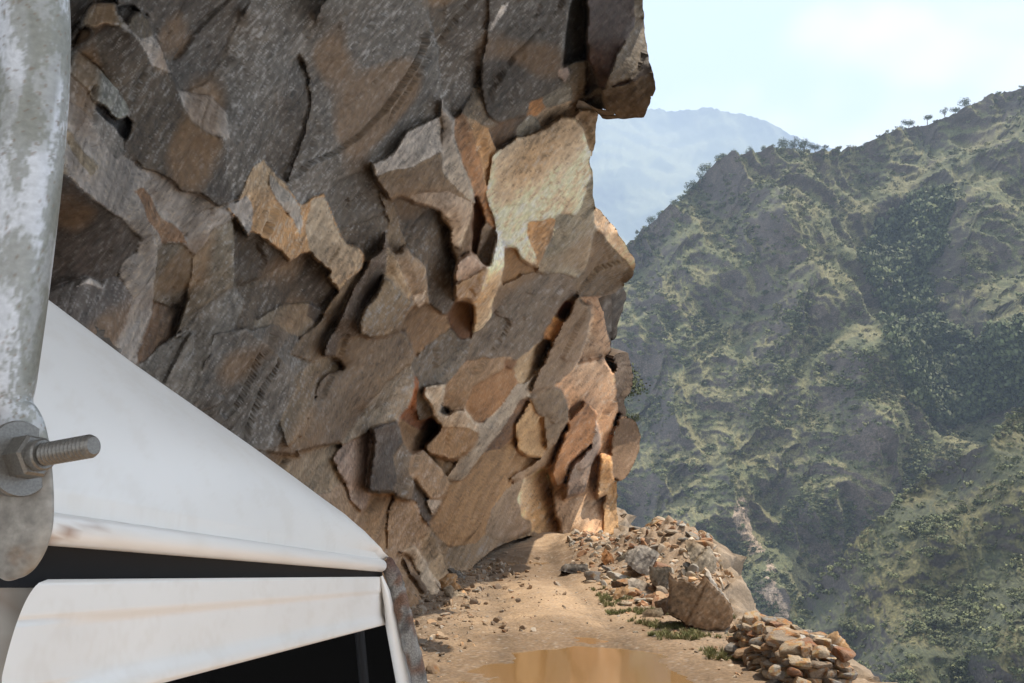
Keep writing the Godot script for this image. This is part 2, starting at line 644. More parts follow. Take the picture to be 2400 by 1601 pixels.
	# straighten the seams between faces and the outer edge
	var pp := PackedVector2Array()
	pp.resize(nx * ny)
	for i in nx * ny: pp[i] = Vector2(GX + (i % nx) * h, GY + (i / nx) * h)
	var rimv := PackedInt32Array()
	var is_rim := PackedByteArray()
	is_rim.resize(nx * ny)
	for y in range(1, ny - 1):
		for x in range(1, nx - 1):
			var i := y * nx + x
			var o := owner_of[i]
			if o == -1: continue
			if owner_of[i + 1] != o or owner_of[i - 1] != o or owner_of[i + nx] != o or owner_of[i - nx] != o:
				is_rim[i] = 2 if owner_of[i + 1] == -1 or owner_of[i - 1] == -1 or owner_of[i + nx] == -1 or owner_of[i - nx] == -1 else 1
				rimv.append(i)
	for it in 2:
		var was := pp.duplicate()
		for i in rimv:
			var c := Vector2.ZERO
			var k := 0
			for j in [i - 1, i + 1, i - nx, i + nx, i - nx - 1, i - nx + 1, i + nx - 1, i + nx + 1]:
				if is_rim[j] == 0 or owner_of[j] != owner_of[i] and is_rim[i] == 1 or is_rim[i] == 2 and is_rim[j] != 2: continue
				c += was[j]
				k += 1
			if k > 1: pp[i] = was[i].lerp(c / k, .6)
	# points
	var pos := PackedVector3Array()
	pos.resize(nx * ny)
	var col := PackedColorArray()
	col.resize(nx * ny)
	var filler: Array = ST["brown_grey"]
	for y in ny:
		for x in nx:
			var i := y * nx + x
			var o := owner_of[i]
			if o == -1: continue
			var px := pp[i].x
			var py := pp[i].y
			var d := exp(prev[i])
			var s := d * .1
			var w := at(px, py, d)
			var st: Array = ST[slabs[o].style] if o >= 0 else filler
			var n: Vector3 = ((slabs[o].lie as Vector3) + slabs[o].n).normalized() if o >= 0 else Vector3(.6, -.3, .6)
			var e := dist[i] * h * d / FOCAL
			var calm := .3 + .7 * sstep(0, .13 * s, e)
			w += n * relief(w, s) * st[4] * calm * s
			pos[i] = w
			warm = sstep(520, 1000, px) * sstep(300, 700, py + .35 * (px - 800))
			var hh := hash3(o + 40, 7, 3)
			var tone := .74 + .5 * ((hh & 255) / 255.0)
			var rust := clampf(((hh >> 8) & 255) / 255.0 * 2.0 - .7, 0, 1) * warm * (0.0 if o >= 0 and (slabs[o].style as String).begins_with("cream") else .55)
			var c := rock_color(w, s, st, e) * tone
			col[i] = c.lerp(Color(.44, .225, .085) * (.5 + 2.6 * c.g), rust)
	warm = 0.0
	# one mesh for each face
	var sheets := {}
	var maps := {}
	for y in ny - 1:
		for x in nx - 1:
			var i := y * nx + x
			var q := [i, i + 1, i + nx + 1, i + nx]
			var ok := true
			for k: int in q:
				if owner_of[k] == -1: ok = false
			if not ok: continue
			var o := owner_of[i]
			if not sheets.has(o):
				sheets[o] = Sheet.new()
				maps[o] = {}
			var sh: Sheet = sheets[o]
			var mp: Dictionary = maps[o]
			var id: Array[int] = []
			for k: int in q:
				if not mp.has(k): mp[k] = sh.add(pos[k], col[k])
				id.append(mp[k])
			if (x + y) % 2 == 0:
				sh.tri(id[0], id[1], id[2]); sh.tri(id[0], id[2], id[3])
			else:
				sh.tri(id[0], id[1], id[3]); sh.tri(id[1], id[2], id[3])
	for o: int in sheets:
		(sheets[o] as Sheet).normals(Vector3(.25, -.1, 1))
		put((sheets[o] as Sheet).mesh(), slabs[o].called if o >= 0 else "rock_face", M.rock, cliff)
	# the outer rim goes back round the corner
	var rim := Sheet.new()
	for y in range(1, ny - 1):
		for x in range(1, nx - 1):
			var i := y * nx + x
			if owner_of[i] == -1: continue
			for dd in [[1, nx, 0], [-1, nx, 0], [nx, 1, 0], [-nx, 1, 0]]:
				if owner_of[i + dd[0]] != -1: continue
				var j: int = i + dd[1]
				if owner_of[j] == -1 or owner_of[j + dd[0]] != -1: j = i + dd[1] + dd[0] if owner_of[i + dd[1] + dd[0]] != -1 else i + dd[1] - dd[0]
				if j < 0 or j >= nx * ny or owner_of[j] == -1: continue
				var last: Array[int] = []
				for r in 6:
					var cur: Array[int] = []
					for k: int in [i, j]:
						var dirn := (pos[k] - EYE).normalized() * .8 + Vector3(-.45, .1, 0)
						var d := -pos[k].z
						var w := pos[k] + dirn * d * .06 * pow(r / 5.0, 1.4)
						if r > 0: w += Vector3(nf.get_noise_3dv(w * .9), nb.get_noise_3dv(w * .9), 0) * .03 * r
						cur.append(rim.add(w, col[k]))
					if r > 0: rim.quad(last[0], last[1], cur[1], cur[0])
					last = cur
	rim.normals()
	put(rim.mesh(), "rock_rim", M.rock, cliff)

# ------------------------------------------------------------------ ledge
func edge_x(z: float) -> float:   # the drop's edge, right of the road
	var d := -z
	var x := lerpf(4.6, 3.1, sstep(6, 15, d)) + 1.2 * sstep(14, 21, d) * (1 - sstep(23, 34, d)) + 1.9 * sstep(30, 48, d)
	return x + .25 * na.get_noise_2d(z * .5, 3.0)

func ledge_y(x: float, z: float) -> float:
	var d := -z
	var y := .05 * nf.get_noise_2d(x * .35, z * .35) + .022 * nf.get_noise_2d(x * 1.8, z * 1.8) + .016 * minf(1.0, .15 + sstep(1.0, 1.5, Vector2((x - .72) / 1.28, (z + 10.3) / 3.0).length())) * nf.get_noise_2d(x * 6.0, z * 6.0) * sstep(.2, .8, absf(x - road_mid(d)) + .3)
	# wheel ruts along the road's middle line
	var mid := road_mid(d)
	var dry := sstep(1.0, 1.7, Vector2((x - .72) / 1.28, (z + 10.3) / 3.0).length())
	for k in [-.75, .75]:
		y -= dry * .045 * exp(-pow((x - mid - k) / .22, 2.0))
	y += dry * .05 * exp(-pow((x - mid) / .3, 2.0))
	# puddle hollow
	var u := Vector2((x - .72) / 1.28, (z + 10.3) / 3.0)
	u += Vector2(na.get_noise_2d(x * .7, z * .7), nb.get_noise_2d(x * .9, z * .9)) * .24 + Vector2(nb.get_noise_2d(x * 3.0, z * 3.0), na.get_noise_2d(x * 3.0, z * 3.0)) * .05
	y -= .10 * (1 - sstep(.45, 1.15, u.length()))
	var u2 := Vector2((x - .35) / 1.0, (z + 25.0) / 1.5) + Vector2(na.get_noise_2d(x * 1.3, z), nb.get_noise_2d(x * 1.3, z)) * .25
	y -= .12 * (1 - sstep(.3, 1.2, u2.length()))
	# verge and heap of rubble on the right
	var heap := .95 * exp(-(pow((x - 3.7) / 1.25, 2.0) + pow((d - 23.5) / 3.9, 2.0))) + .35 * exp(-(pow((x - 1.9) / .8, 2.0) + pow((d - 30.0) / 5.0, 2.0)))
	heap += .2 * exp(-(pow((x - 3.6) / .9, 2.0) + pow((d - 17.5) / 2.2, 2.0)))
	y += heap * (1 + .35 * nf.get_noise_2d(x * 1.6, z * 1.6))
	# talus at the foot of the wall on the left
	var foot := foot_x(d)
	y += .4 * (1 - sstep(-.8, .1, x - foot)) + .05 * absf(nf.get_noise_2d(x * 3, z * 3)) * (1 - sstep(0, 1.6, x - foot))
	y += .35 * sstep(34, 46, d)
	y += .25 * sstep(38, 46, d) * sstep(2.2, 3.4, x)
	return y

func road_mid(d: float) -> float:
	return lerpf(.75, .25, sstep(9, 24, d)) + .9 * sstep(26, 36, d) + 1.0 * sstep(36, 47, d)

func foot_x(d: float) -> float:
	return lerpf(-1.75, -1.3, sstep(11, 22, d)) + .55 * sstep(24, 40, d) + .9 * sstep(38, 48, d)

func make_ledge() -> void:
	var sh := Sheet.new()
	var zs: Array[float] = []
	var z := 9.0
	while z > -62.0:
		zs.append(z)
		z -= .25 if z > -6.0 else .045 + maxf(0, -z - 12.0) * .0045
	var nx := 190
	for zz in zs:
		var e := edge_x(zz)
		for k in nx + 1:
			var t := k / float(nx)
			var x := lerpf(-5.0, e, pow(t, .9))
			var y := ledge_y(x, zz)
			y -= .5 * sstep(.4, 0, e - x) * absf(nf.get_noise_2d(zz * 1.3, x)) + .12 * sstep(.3, 0, e - x)
			var mid := road_mid(-zz)
			var c := Color(.40, .28, .175)
			var v := nf.get_noise_2d(x * .9, zz * .9)
			var f := nf.get_noise_2d(x * 7.0, zz * 7.0)
			c = c * (1 + .22 * v + .16 * f)
			# trodden pale track, stony greyer verges, damp mud round the puddle and by the wall
			var off_road := sstep(1.0, 2.0, absf(x - mid) + .4 * v)
			c = c.lerp(Color(.31, .225, .155) * (1 + .3 * f), off_road * .7)
			var u := minf(Vector2((x - .72) / 1.28, (zz + 10.3) / 3.0).length(), Vector2((x - .3) / 1.3, (zz + 24.5) / 3.2).length())
			c = c.lerp(Color(.20, .13, .075) * (1 + .2 * f), (1 - sstep(.85, 1.75, u + .35 * v)) * .8)
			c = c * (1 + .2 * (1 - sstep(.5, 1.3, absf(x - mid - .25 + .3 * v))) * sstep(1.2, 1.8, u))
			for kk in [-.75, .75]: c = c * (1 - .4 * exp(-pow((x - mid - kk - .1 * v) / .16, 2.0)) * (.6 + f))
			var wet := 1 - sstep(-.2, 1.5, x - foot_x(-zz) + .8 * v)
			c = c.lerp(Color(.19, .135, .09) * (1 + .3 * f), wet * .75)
			var sp := nb.get_noise_2d(x * 16.0, zz * 16.0)
			if sp > .45: c = c.lerp(Color(.42, .36, .3), (sp - .45) * 1.5)
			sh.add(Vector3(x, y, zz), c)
		# over the edge and down
		var prev := ledge_y(e, zz)
		for k in 26:
			var g := (k + 1) / 26.0
			var x := e + 1.6 * g + 2.5 * g * g + 130.0 * pow(g, 7.0)
			var y := prev - 1.7 * g - 9.0 * g * g - 230.0 * pow(g, 6.0)
			var p := Vector3(x, y, zz)
			var bump := .5 * nf.get_noise_3dv(p * .8) + .25 * broken(p * 1.1, 1.4).x
			x += bump * minf(1.0, g * 6.0)
			y += bump * .5 * minf(1.0, g * 6.0)
			sh.add(Vector3(x, y, zz), Color(.31, .235, .165) * (1 + .5 * nf.get_noise_3dv(p * 3.0)))
	var w := nx + 27
	for r in zs.size() - 1:
		for k in w - 1:
			var a := r * w + k
			sh.quad(a, a + 1, a + w + 1, a + w)
	sh.normals(Vector3.UP)
	tag(put(sh.mesh(), "dirt_road", M.dirt), "", "", "", "structure")
	# muddy water in the hollow
	var wa := Sheet.new()
	var c0 := wa.add(Vector3(.72, -.04, -10.2))
	for k in 64:
		var a := TAU * k / 64.0
		wa.add(Vector3(.72 + cos(a) * 1.75, -.04, -10.2 + sin(a) * 3.3))
	for k in 64: wa.tri(c0, 1 + k, 1 + (k + 1) % 64)
	wa.normals(Vector3.UP)
	var c1 := wa.add(Vector3(.35, -.075, -25.0))
	for k in 40: wa.add(Vector3(.35 + cos(TAU * k / 40) * 1.1, -.075, -25.0 + sin(TAU * k / 40) * 1.6))
	for k in 40: wa.tri(c1, c1 + 1 + k, c1 + 1 + (k + 1) % 40)
	wa.normals(Vector3.UP)
	tag(put(wa.mesh(), "muddy_puddle_water", M.water), "", "", "", "structure")

# ------------------------------------------------------------------ stones
func ico(level: int) -> Array:
	var t := (1.0 + sqrt(5.0)) / 2.0
	var v: Array[Vector3] = []
	for p in [[-1, t, 0], [1, t, 0], [-1, -t, 0], [1, -t, 0], [0, -1, t], [0, 1, t], [0, -1, -t], [0, 1, -t], [t, 0, -1], [t, 0, 1], [-t, 0, -1], [-t, 0, 1]]:
		v.append(Vector3(p[0], p[1], p[2]).normalized())
	var f := [0, 11, 5, 0, 5, 1, 0, 1, 7, 0, 7, 10, 0, 10, 11, 1, 5, 9, 5, 11, 4, 11, 10, 2, 10, 7, 6, 7, 1, 8, 3, 9, 4, 3, 4, 2, 3, 2, 6, 3, 6, 8, 3, 8, 9, 4, 9, 5, 2, 4, 11, 6, 2, 10, 8, 6, 7, 9, 8, 1]
	for l in level:
		var mids := {}
		var g := []
		for k in range(0, f.size(), 3):
			var m := []
			for j in 3:
				var a: int = f[k + j]
				var b: int = f[k + (j + 1) % 3]
				var key := mini(a, b) * 100000 + maxi(a, b)
				if not mids.has(key):
					mids[key] = v.size()
					v.append(((v[a] + v[b]) * .5).normalized())
				m.append(mids[key])
			g.append_array([f[k], m[0], m[2], f[k + 1], m[1], m[0], f[k + 2], m[2], m[1], m[0], m[1], m[2]])
		f = g
	return [v, f]

func stone_mesh(level: int, flat: float, bumps: float, sd: int) -> ArrayMesh:
	var r := RandomNumberGenerator.new()
	r.seed = sd
	var planes: Array = []
	for k in 8:
		var n := Vector3(r.randf_range(-1, 1), r.randf_range(-1, 1), r.randf_range(-1, 1)).normalized()
		planes.append([n, r.randf_range(.5, 1.0)])
	planes.append([Vector3(r.randf_range(-.2, .2), 1, r.randf_range(-.2, .2)).normalized(), r.randf_range(.6, .8)])
	planes.append([Vector3(r.randf_range(-.2, .2), -1, r.randf_range(-.2, .2)).normalized(), r.randf_range(.6, .8)])
	var ic := ico(level)
	var pos: Array[Vector3] = []
	for d: Vector3 in ic[0]:
		var rad := 1.25
		for pl in planes:
			var q: float = d.dot(pl[0])
			if q > .05: rad = minf(rad, pl[1] / q)
		var p := d * rad
		p += d * (bumps * nf.get_noise_3dv(p * 3.0 + Vector3(sd, 0, 0)) + bumps * .5 * nf.get_noise_3dv(p * 9.0))
		pos.append(Vector3(p.x, p.y * flat, p.z))
	var sh := Sheet.new()
	for k in range(0, ic[1].size(), 3):
		var k0 := sh.v.size()
		for j in 3:
			var p: Vector3 = pos[ic[1][k + j]]
			var v := nf.get_noise_3dv(p * 1.7 + Vector3(sd * 3, 0, 0))
			var c := Color(1, .97, .93) * (1 + .5 * v + .3 * nb.get_noise_3dv(p * 7.0))
			if na.get_noise_3dv(p * 1.1 + Vector3(0, sd, 0)) > .3: c = c * Color(1.1, .72, .45)
			sh.add(p, Color(clampf(c.r, .2, 1.4), clampf(c.g, .15, 1.3), clampf(c.b, .1, 1.2)))
		sh.tri(k0, k0 + 1, k0 + 2)
	sh.n.resize(sh.v.size())
	for k in range(0, sh.v.size(), 3):
		var f := (sh.v[k + 1] - sh.v[k]).cross(sh.v[k + 2] - sh.v[k]).normalized()
		if f.dot(sh.v[k]) > 0:
			var sw := sh.i[k + 1]
			sh.i[k + 1] = sh.i[k + 2]
			sh.i[k + 2] = sw
		else: f = -f
		for j in 3: sh.n[k + j] = f
	return sh.mesh()

# ------------------------------------------------------------------ mountains
func idw(ctrl: Array, x: float, y: float) -> float:
	var s := 0.0
	var w := 0.0
	for c: Vector3 in ctrl:
		var dx := x - c.x
		var dy := y - c.y
		var k := 1.0 / pow(dx * dx + dy * dy + 2500.0, 1.35)
		s += k * c.z
		w += k
	return s / w

func mountain(called: String, outline: PackedVector2Array, ctrl: Array, L: float, amp: float, cols: Array, fs := 1.0) -> Sheet:
	var ts := tess(outline, L)
	var sh := Sheet.new()
	var scars := [points("0", "1722,1172 1748,1168 1758,1225 1768,1262 1795,1292 1757,1302 1735,1255 1718,1212"), points("0", "1800,1305 1815,1330 1818,1370 1845,1420 1850,1450 1800,1440 1768,1390 1795,1350")] if called == "mountain" else []
	var tilt := Vector3(.1, .1, .97).normalized()
	for p: Vector2 in ts[0]:
		var q := p + Vector2(0, nf.get_noise_2d(p.x * .03, p.y * .03) * 6.0 + nb.get_noise_2d(p.x * .15, 4.0) * 2.0)
		var w := at(q.x, q.y, idw(ctrl, p.x, p.y))
		var g := Vector3(w.x + w.y * .35, w.y * .4, w.z) * fs
		var r1 := 1.0 - absf(na.get_noise_3dv(g * .010)) * 2.4
		var r2 := 1.0 - absf(nb.get_noise_3dv(g * .03)) * 2.4
		var r3 := 1.0 - absf(na.get_noise_3dv(w * .085 * fs)) * 2.4
		var h := 13.0 * r1 + 5.5 * r2 + 1.6 * r3 + .9 * nf.get_noise_3dv(w * .22 * fs)
		sh.add(w + tilt * (h * amp), Color.WHITE)
	sh.i = ts[1]
	sh.normals(Vector3(0, .3, 1))
	for k in sh.v.size():
		var w := sh.v[k]
		var n := sh.n[k]
		var v := nf.get_noise_3dv(w * .02 * fs)
		var f := nf.get_noise_3dv(w * .3 * fs)
		var green := sstep(.2, .6, n.y + .36 + .4 * v + .3 * f + .55 * n.x)
		var c: Color = cols[0]
		c = c.lerp(cols[3], sstep(.1, .5, na.get_noise_3dv(w * .05 + Vector3(5, 5, 5))) * .6)
		c = c * (1 + .5 * f)
		var gc: Color = (cols[1] as Color).lerp(cols[2], sstep(-.25, .35, na.get_noise_3dv(w * .03 * fs) - .4 * n.x))
		c = c.lerp(gc * (1 + .3 * nb.get_noise_3dv(w * .4)), green * .92)
		for pg in scars:
			var r := w - EYE
			if Geometry2D.is_point_in_polygon(Vector2(1200 + FOCAL * r.x / r.dot(fw), 800.5 - FOCAL * r.dot(upv) / r.dot(fw)) + Vector2(f, v) * 9.0, pg):
				c = Color(.62, .47, .34) * (1 + .5 * nb.get_noise_3dv(w * .6))
		sh.c[k] = Color(maxf(c.r, .01), maxf(c.g, .01), maxf(c.b, .008))
	tag(put(sh.mesh(), called, M.slope), "", "", "", "structure")
	return sh

func leafy(count: int, size: float, flat: float, sd: int, lobes: int) -> Sheet:
	var r := RandomNumberGenerator.new()
	r.seed = sd
	var sh := Sheet.new()
	var cs: Array[Vector3] = []
	for k in lobes: cs.append(Vector3(r.randf_range(-.55, .55), r.randf_range(.15, .8) * flat, r.randf_range(-.55, .55)))
	for k in count:
		var c := cs[k % lobes]
		var d := Vector3(r.randfn(), r.randfn(), r.randfn()).normalized()
		var p := c + d * (.45 * pow(r.randf(), .4)) * Vector3(1, flat, 1)
		var a := Vector3(r.randfn(), r.randfn(), r.randfn()).normalized()
		var b := a.cross(d + Vector3(.01, .02, 0)).normalized()
		var n := (d + Vector3(0, .3, 0)).normalized()
		var v := r.randf_range(.6, 1.5)
		var k0 := sh.v.size()
		for w in [p + a * size, p + b * size * .8 , p - a * size * .7, p - b * size * .7]:
			sh.v.append(w)
			sh.n.append(n)
			sh.c.append(Color(v, v, v))
		sh.quad(k0, k0 + 1, k0 + 2, k0 + 3)
	return sh

func scatter(called: String, mesh: Mesh, mat: Material, where: Array, cols: Array) -> MultiMeshInstance3D:
	var mm := MultiMesh.new()
	mm.transform_format = MultiMesh.TRANSFORM_3D
	mm.use_colors = true
	mm.mesh = mesh
	mm.instance_count = where.size()
	for k in where.size():
		mm.set_instance_transform(k, where[k])
		mm.set_instance_color(k, cols[k])
	var o := MultiMeshInstance3D.new()
	o.multimesh = mm
	o.material_override = mat
	o.name = nm(called)
	add_child(o)
	o.set_meta("kind", "stuff")
	return o

func spot(p: Vector3, size: float, squash := 1.0) -> Transform3D:
	var b := Basis(Vector3.UP, rng.randf() * TAU).scaled(Vector3(size * rng.randf_range(.8, 1.2), size * squash * rng.randf_range(.8, 1.2), size * rng.randf_range(.8, 1.2)))
	return Transform3D(b, p)

# ------------------------------------------------------------------ materials
func noise_tex(freq: float, lo: float, hi: float, sd: int, octaves := 4, cell := false) -> NoiseTexture2D:
	var n := FastNoiseLite.new()
	n.seed = sd
	n.frequency = freq
	n.noise_type = FastNoiseLite.TYPE_CELLULAR if cell else FastNoiseLite.TYPE_SIMPLEX
	n.fractal_type = FastNoiseLite.FRACTAL_FBM
	n.fractal_octaves = octaves
	var t := NoiseTexture2D.new()
	t.width = 512
	t.height = 512
	t.seamless = true
	t.noise = n
	var g := Gradient.new()
	g.set_color(0, Color(lo, lo, lo))
	g.set_color(1, Color(hi, hi, hi))
	t.color_ramp = g
	return t

func bump_tex(freq: float, strength: float, sd: int, octaves := 5) -> NoiseTexture2D:
	var t := noise_tex(freq, 0, 1, sd, octaves)
	t.color_ramp = null
	t.as_normal_map = true
	t.bump_strength = strength
	return t

func mat(col: Color, rough: float, vertex := true, tex: Texture2D = null, bump: Texture2D = null, scale := 1.0, bump_scale := 1.0) -> StandardMaterial3D:
	var m := StandardMaterial3D.new()
	m.albedo_color = lin(col)
	m.roughness = rough
	m.vertex_color_use_as_albedo = vertex
	m.cull_mode = BaseMaterial3D.CULL_DISABLED
	if tex: m.albedo_texture = tex
	if bump:
		m.normal_enabled = true
		m.normal_texture = bump
		m.normal_scale = bump_scale
	if tex or bump:
		m.uv1_triplanar = true
		m.uv1_world_triplanar = true
		m.uv1_scale = Vector3.ONE * scale
	return m

func make_materials() -> void:
	var grain := noise_tex(.03, .72, 1.0, 11, 5)
	var bump := bump_tex(.02, 6.0, 12)
	M.rock = mat(Color(1, 1, 1), .82, true, grain, bump, .55, .8)
	M.dirt = mat(Color(1, 1, 1), .95, true, grain, bump, .9, .6)
	M.slope = mat(Color(1, 1, 1), .95, true, noise_tex(.03, .38, 1.0, 61, 5), null, .045)
	M.water = mat(Color(.235, .14, .062), .07, false)
	M.water.metallic_specular = .5
	M.leaf = mat(Color(1, 1, 1), .8, true)
	M.leaf.backlight = Color(.25, .3, .12)
	M.leaf_dark = mat(Color(.07, .085, .04), .85, true)
	M.crown = mat(Color(.05, .07, .032), .85, true)
	M.crown.backlight = Color(.2, .25, .1)
	M.bark = mat(Color(.12, .09, .07), .9, false)
	M.paint = mat(Color(1, 1, 1), .38, true)
	M.paint.clearcoat_enabled = true
	M.paint.clearcoat = .3
	M.paint.clearcoat_roughness = .3
	M.rubber = mat(Color(.012, .012, .013), .6, false)
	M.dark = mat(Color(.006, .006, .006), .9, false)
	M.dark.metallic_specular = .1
	M.rubber.metallic_specular = .25
	M.steel = mat(Color(1, 1, 1), .5, true, noise_tex(.02, .85, 1.0, 31, 5), bump_tex(.05, 1.5, 32), 14.0, .25)
	M.steel.metallic = .35
	M.bolt = mat(Color(.25, .235, .21), .38, false, noise_tex(.02, .75, 1.0, 41, 5), null, 40.0)
	M.bolt.metallic = .6
	M.rusty = mat(Color(1, 1, 1), .85, true, noise_tex(.03, .6, 1.0, 51, 5), bump_tex(.03, 4.0, 52), 12.0, .6)
	var k := 0
	for c in [Color(.40, .27, .165), Color(.45, .36, .26), Color(.30, .235, .175), Color(.27, .25, .23), Color(.29, .16, .095), Color(.48, .45, .41)]:
		M["stone%d" % k] = mat(c, .88, true, grain, bump, 2.6, .7)
		k += 1

# ------------------------------------------------------------------ sky
func make_sky() -> Sky:
	var w := 1024
	var h := 512
	var im := Image.create(w, h, false, Image.FORMAT_RGBF)
	var cn := FastNoiseLite.new()
	cn.seed = 5
	cn.frequency = 1.0
	cn.fractal_type = FastNoiseLite.FRACTAL_FBM
	cn.fractal_octaves = 5
	for y in h:
		var el := PI * (.5 - (y + .5) / h)
		for x in w:
			var az := TAU * (x + .5) / w
			var d := Vector3(cos(el) * sin(az), sin(el), -cos(el) * cos(az))
			var e := maxf(d.y, 0.0)
			var c := Color(.74, .83, .95).lerp(Color(.5, .65, .9), pow(e, .6))
			var q := Vector3(d.x, d.y * 1.7, d.z) / (.35 + e) * 1.1
			var v := cn.get_noise_3dv(q + Vector3(2.3, .7, 5.1)) + .22 * cn.get_noise_3dv(q * 4.0)
			var cl := sstep(-.2, .1, v)
			var white := Color(1.0, .988, .965) * (.9 + .3 * sstep(-.15, .45, v))
			c = c.lerp(white, cl * .88)
			c = c.lerp(Color(.90, .925, .95), .6 * (1 - sstep(0, .3, e)))
			im.set_pixel(x, y, c)
	var sm := PanoramaSkyMaterial.new()
	sm.panorama = ImageTexture.create_from_image(im)
	sm.energy_multiplier = .86
	var sky := Sky.new()
	sky.sky_material = sm
	return sky

# ------------------------------------------------------------------ the scene
func _ready() -> void:
	var pitch := deg_to_rad(7.9)
	fw = Vector3(0, sin(pitch), -cos(pitch))
	upv = Vector3(0, cos(pitch), sin(pitch))
	rng.seed = 7
	for n in [na, nb, nf, ncell]:
		n.frequency = 1.0
		n.noise_type = FastNoiseLite.TYPE_SIMPLEX_SMOOTH
		n.fractal_type = FastNoiseLite.FRACTAL_NONE
	na.seed = 3
	nb.seed = 17
	nf.seed = 29
	nf.fractal_type = FastNoiseLite.FRACTAL_FBM
	nf.fractal_octaves = 4
	var cam := Camera3D.new()
	cam.name = "camera"
	cam.position = EYE
	cam.rotation = Vector3(pitch, 0, 0)
	cam.fov = 38.0
	cam.near = .05
	cam.far = 40000
	add_child(cam)
	cam.current = true
	var env := Environment.new()
	env.background_mode = Environment.BG_SKY
	env.sky = make_sky()
	env.tonemap_mode = Environment.TONE_MAPPER_LINEAR
	env.tonemap_exposure = 1.75
	env.ambient_light_source = Environment.AMBIENT_SOURCE_SKY
	env.sdfgi_enabled = true
	env.ssao_enabled = true
	env.ssil_enabled = true
	env.fog_enabled = true
	env.fog_density = .00013
	env.fog_light_color = Color(.80, .89, 1.0)
	var we := WorldEnvironment.new()
	we.name = "world_environment"
	we.environment = env
	add_child(we)
	var sun := DirectionalLight3D.new()
	sun.name = "sun"
	sun.light_energy = 1.5
	sun.light_color = Color(1.0, .95, .87)
	sun.light_angular_distance = .5
	sun.shadow_enabled = true
	add_child(sun)
	sun.look_at_from_position(Vector3(.34, .93, -.14) * 10, Vector3.ZERO)
	make_materials()
	make_ledge()
	make_cliff()
	make_mountains()
	make_roadside()
	make_vehicle()

func make_cliff() -> void:
	cliff = Node3D.new()
	cliff.name = "cliff"
	cliff.set_meta("kind", "structure")
	add_child(cliff)
	# the body of the rock behind all slabs
	var outline := points("0", "-2400,-1100 1480,-700 1500,0 1508,100 1522,190 1504,262 1450,272 1405,250 1384,300 1374,390 1382,480 1420,540 1455,600 1450,650 1435,690 1432,800 1428,860 1436,1000 1440,1100 1440,1275 1330,1268 1240,1258 1190,1272 1150,1292 1110,1330 1060,1370 1010,1420 960,1460 700,1750 -2400,1750")
	var ts := tess(outline, 17.0)
	var sh := Sheet.new()
	for p: Vector2 in ts[0]:
		var q := warp(p)
		var d := wall(q.x, q.y)
		var s := d / 10.0
		var w := at(q.x, q.y, d)
		var wq := w / s + Vector3(na.get_noise_3dv(w / s), nb.get_noise_3dv(w / s), 0) * .3
		var b := broken(wq * .62, 1.5).x * .22 + broken(wq * 1.5, 1.6).x * .12 + relief(w, s) * 1.5 - 1.6
		w -= sight(q.x, q.y) * b * s
		var low := nb.get_noise_3dv(w * (.4 / s))
		sh.add(w, rock_color(w, s, ST["brown" if low > -.1 else "schist_dark"] if q.y < 900 or q.x < 900 else ST["ochre" if low > -.2 else "brown_grey"], 1.0))
	var kept := PackedInt32Array()
	for k in range(0, ts[1].size(), 3):
		var m: Vector2 = (ts[0][ts[1][k]] + ts[0][ts[1][k + 1]] + ts[0][ts[1][k + 2]]) / 3.0
		for j in 3: kept.append(ts[1][k + j])
	sh.i = kept
	sh.normals(Vector3(.3, -.2, 1))
	put(sh.mesh(), "rock_core", M.rock, cliff)
	cliff_slabs()
	build_slabs(outline)
	# the overhang goes on above the picture, over the parked vehicle
	var can := Sheet.new()
	for r in 73:
		var z := lerpf(-11.2, 6.0, r / 72.0)
		for k in 49:
			var g := k / 48.0
			var xr := 2.85 + .5 * na.get_noise_1d(z * .4) + .25 * nb.get_noise_1d(z * 1.3)
			var x := lerpf(-7.0, xr, minf(g * 1.25, 1.0))
			var y := 8.7 + (xr - x) * .12 + maxf(0, -2.0 - x) * -.9
			var p := Vector3(x, y, z)
			p.y += broken(p * .6, 1.5).x * .22 + relief(p, 1.0)
			if g > .8: p += Vector3(-2.2 * (g - .8), 18.0 * (g - .8), 0)
			can.add(p, rock_color(p, 1.0, ST["schist_dark"], 1.0))
	for r in 72:
		for k in 48:
			var a := r * 49 + k
			can.quad(a, a + 1, a + 50, a + 49)
	can.normals(Vector3(.2, -1, 0))
	put(can.mesh(), "overhang_above", M.rock, cliff)
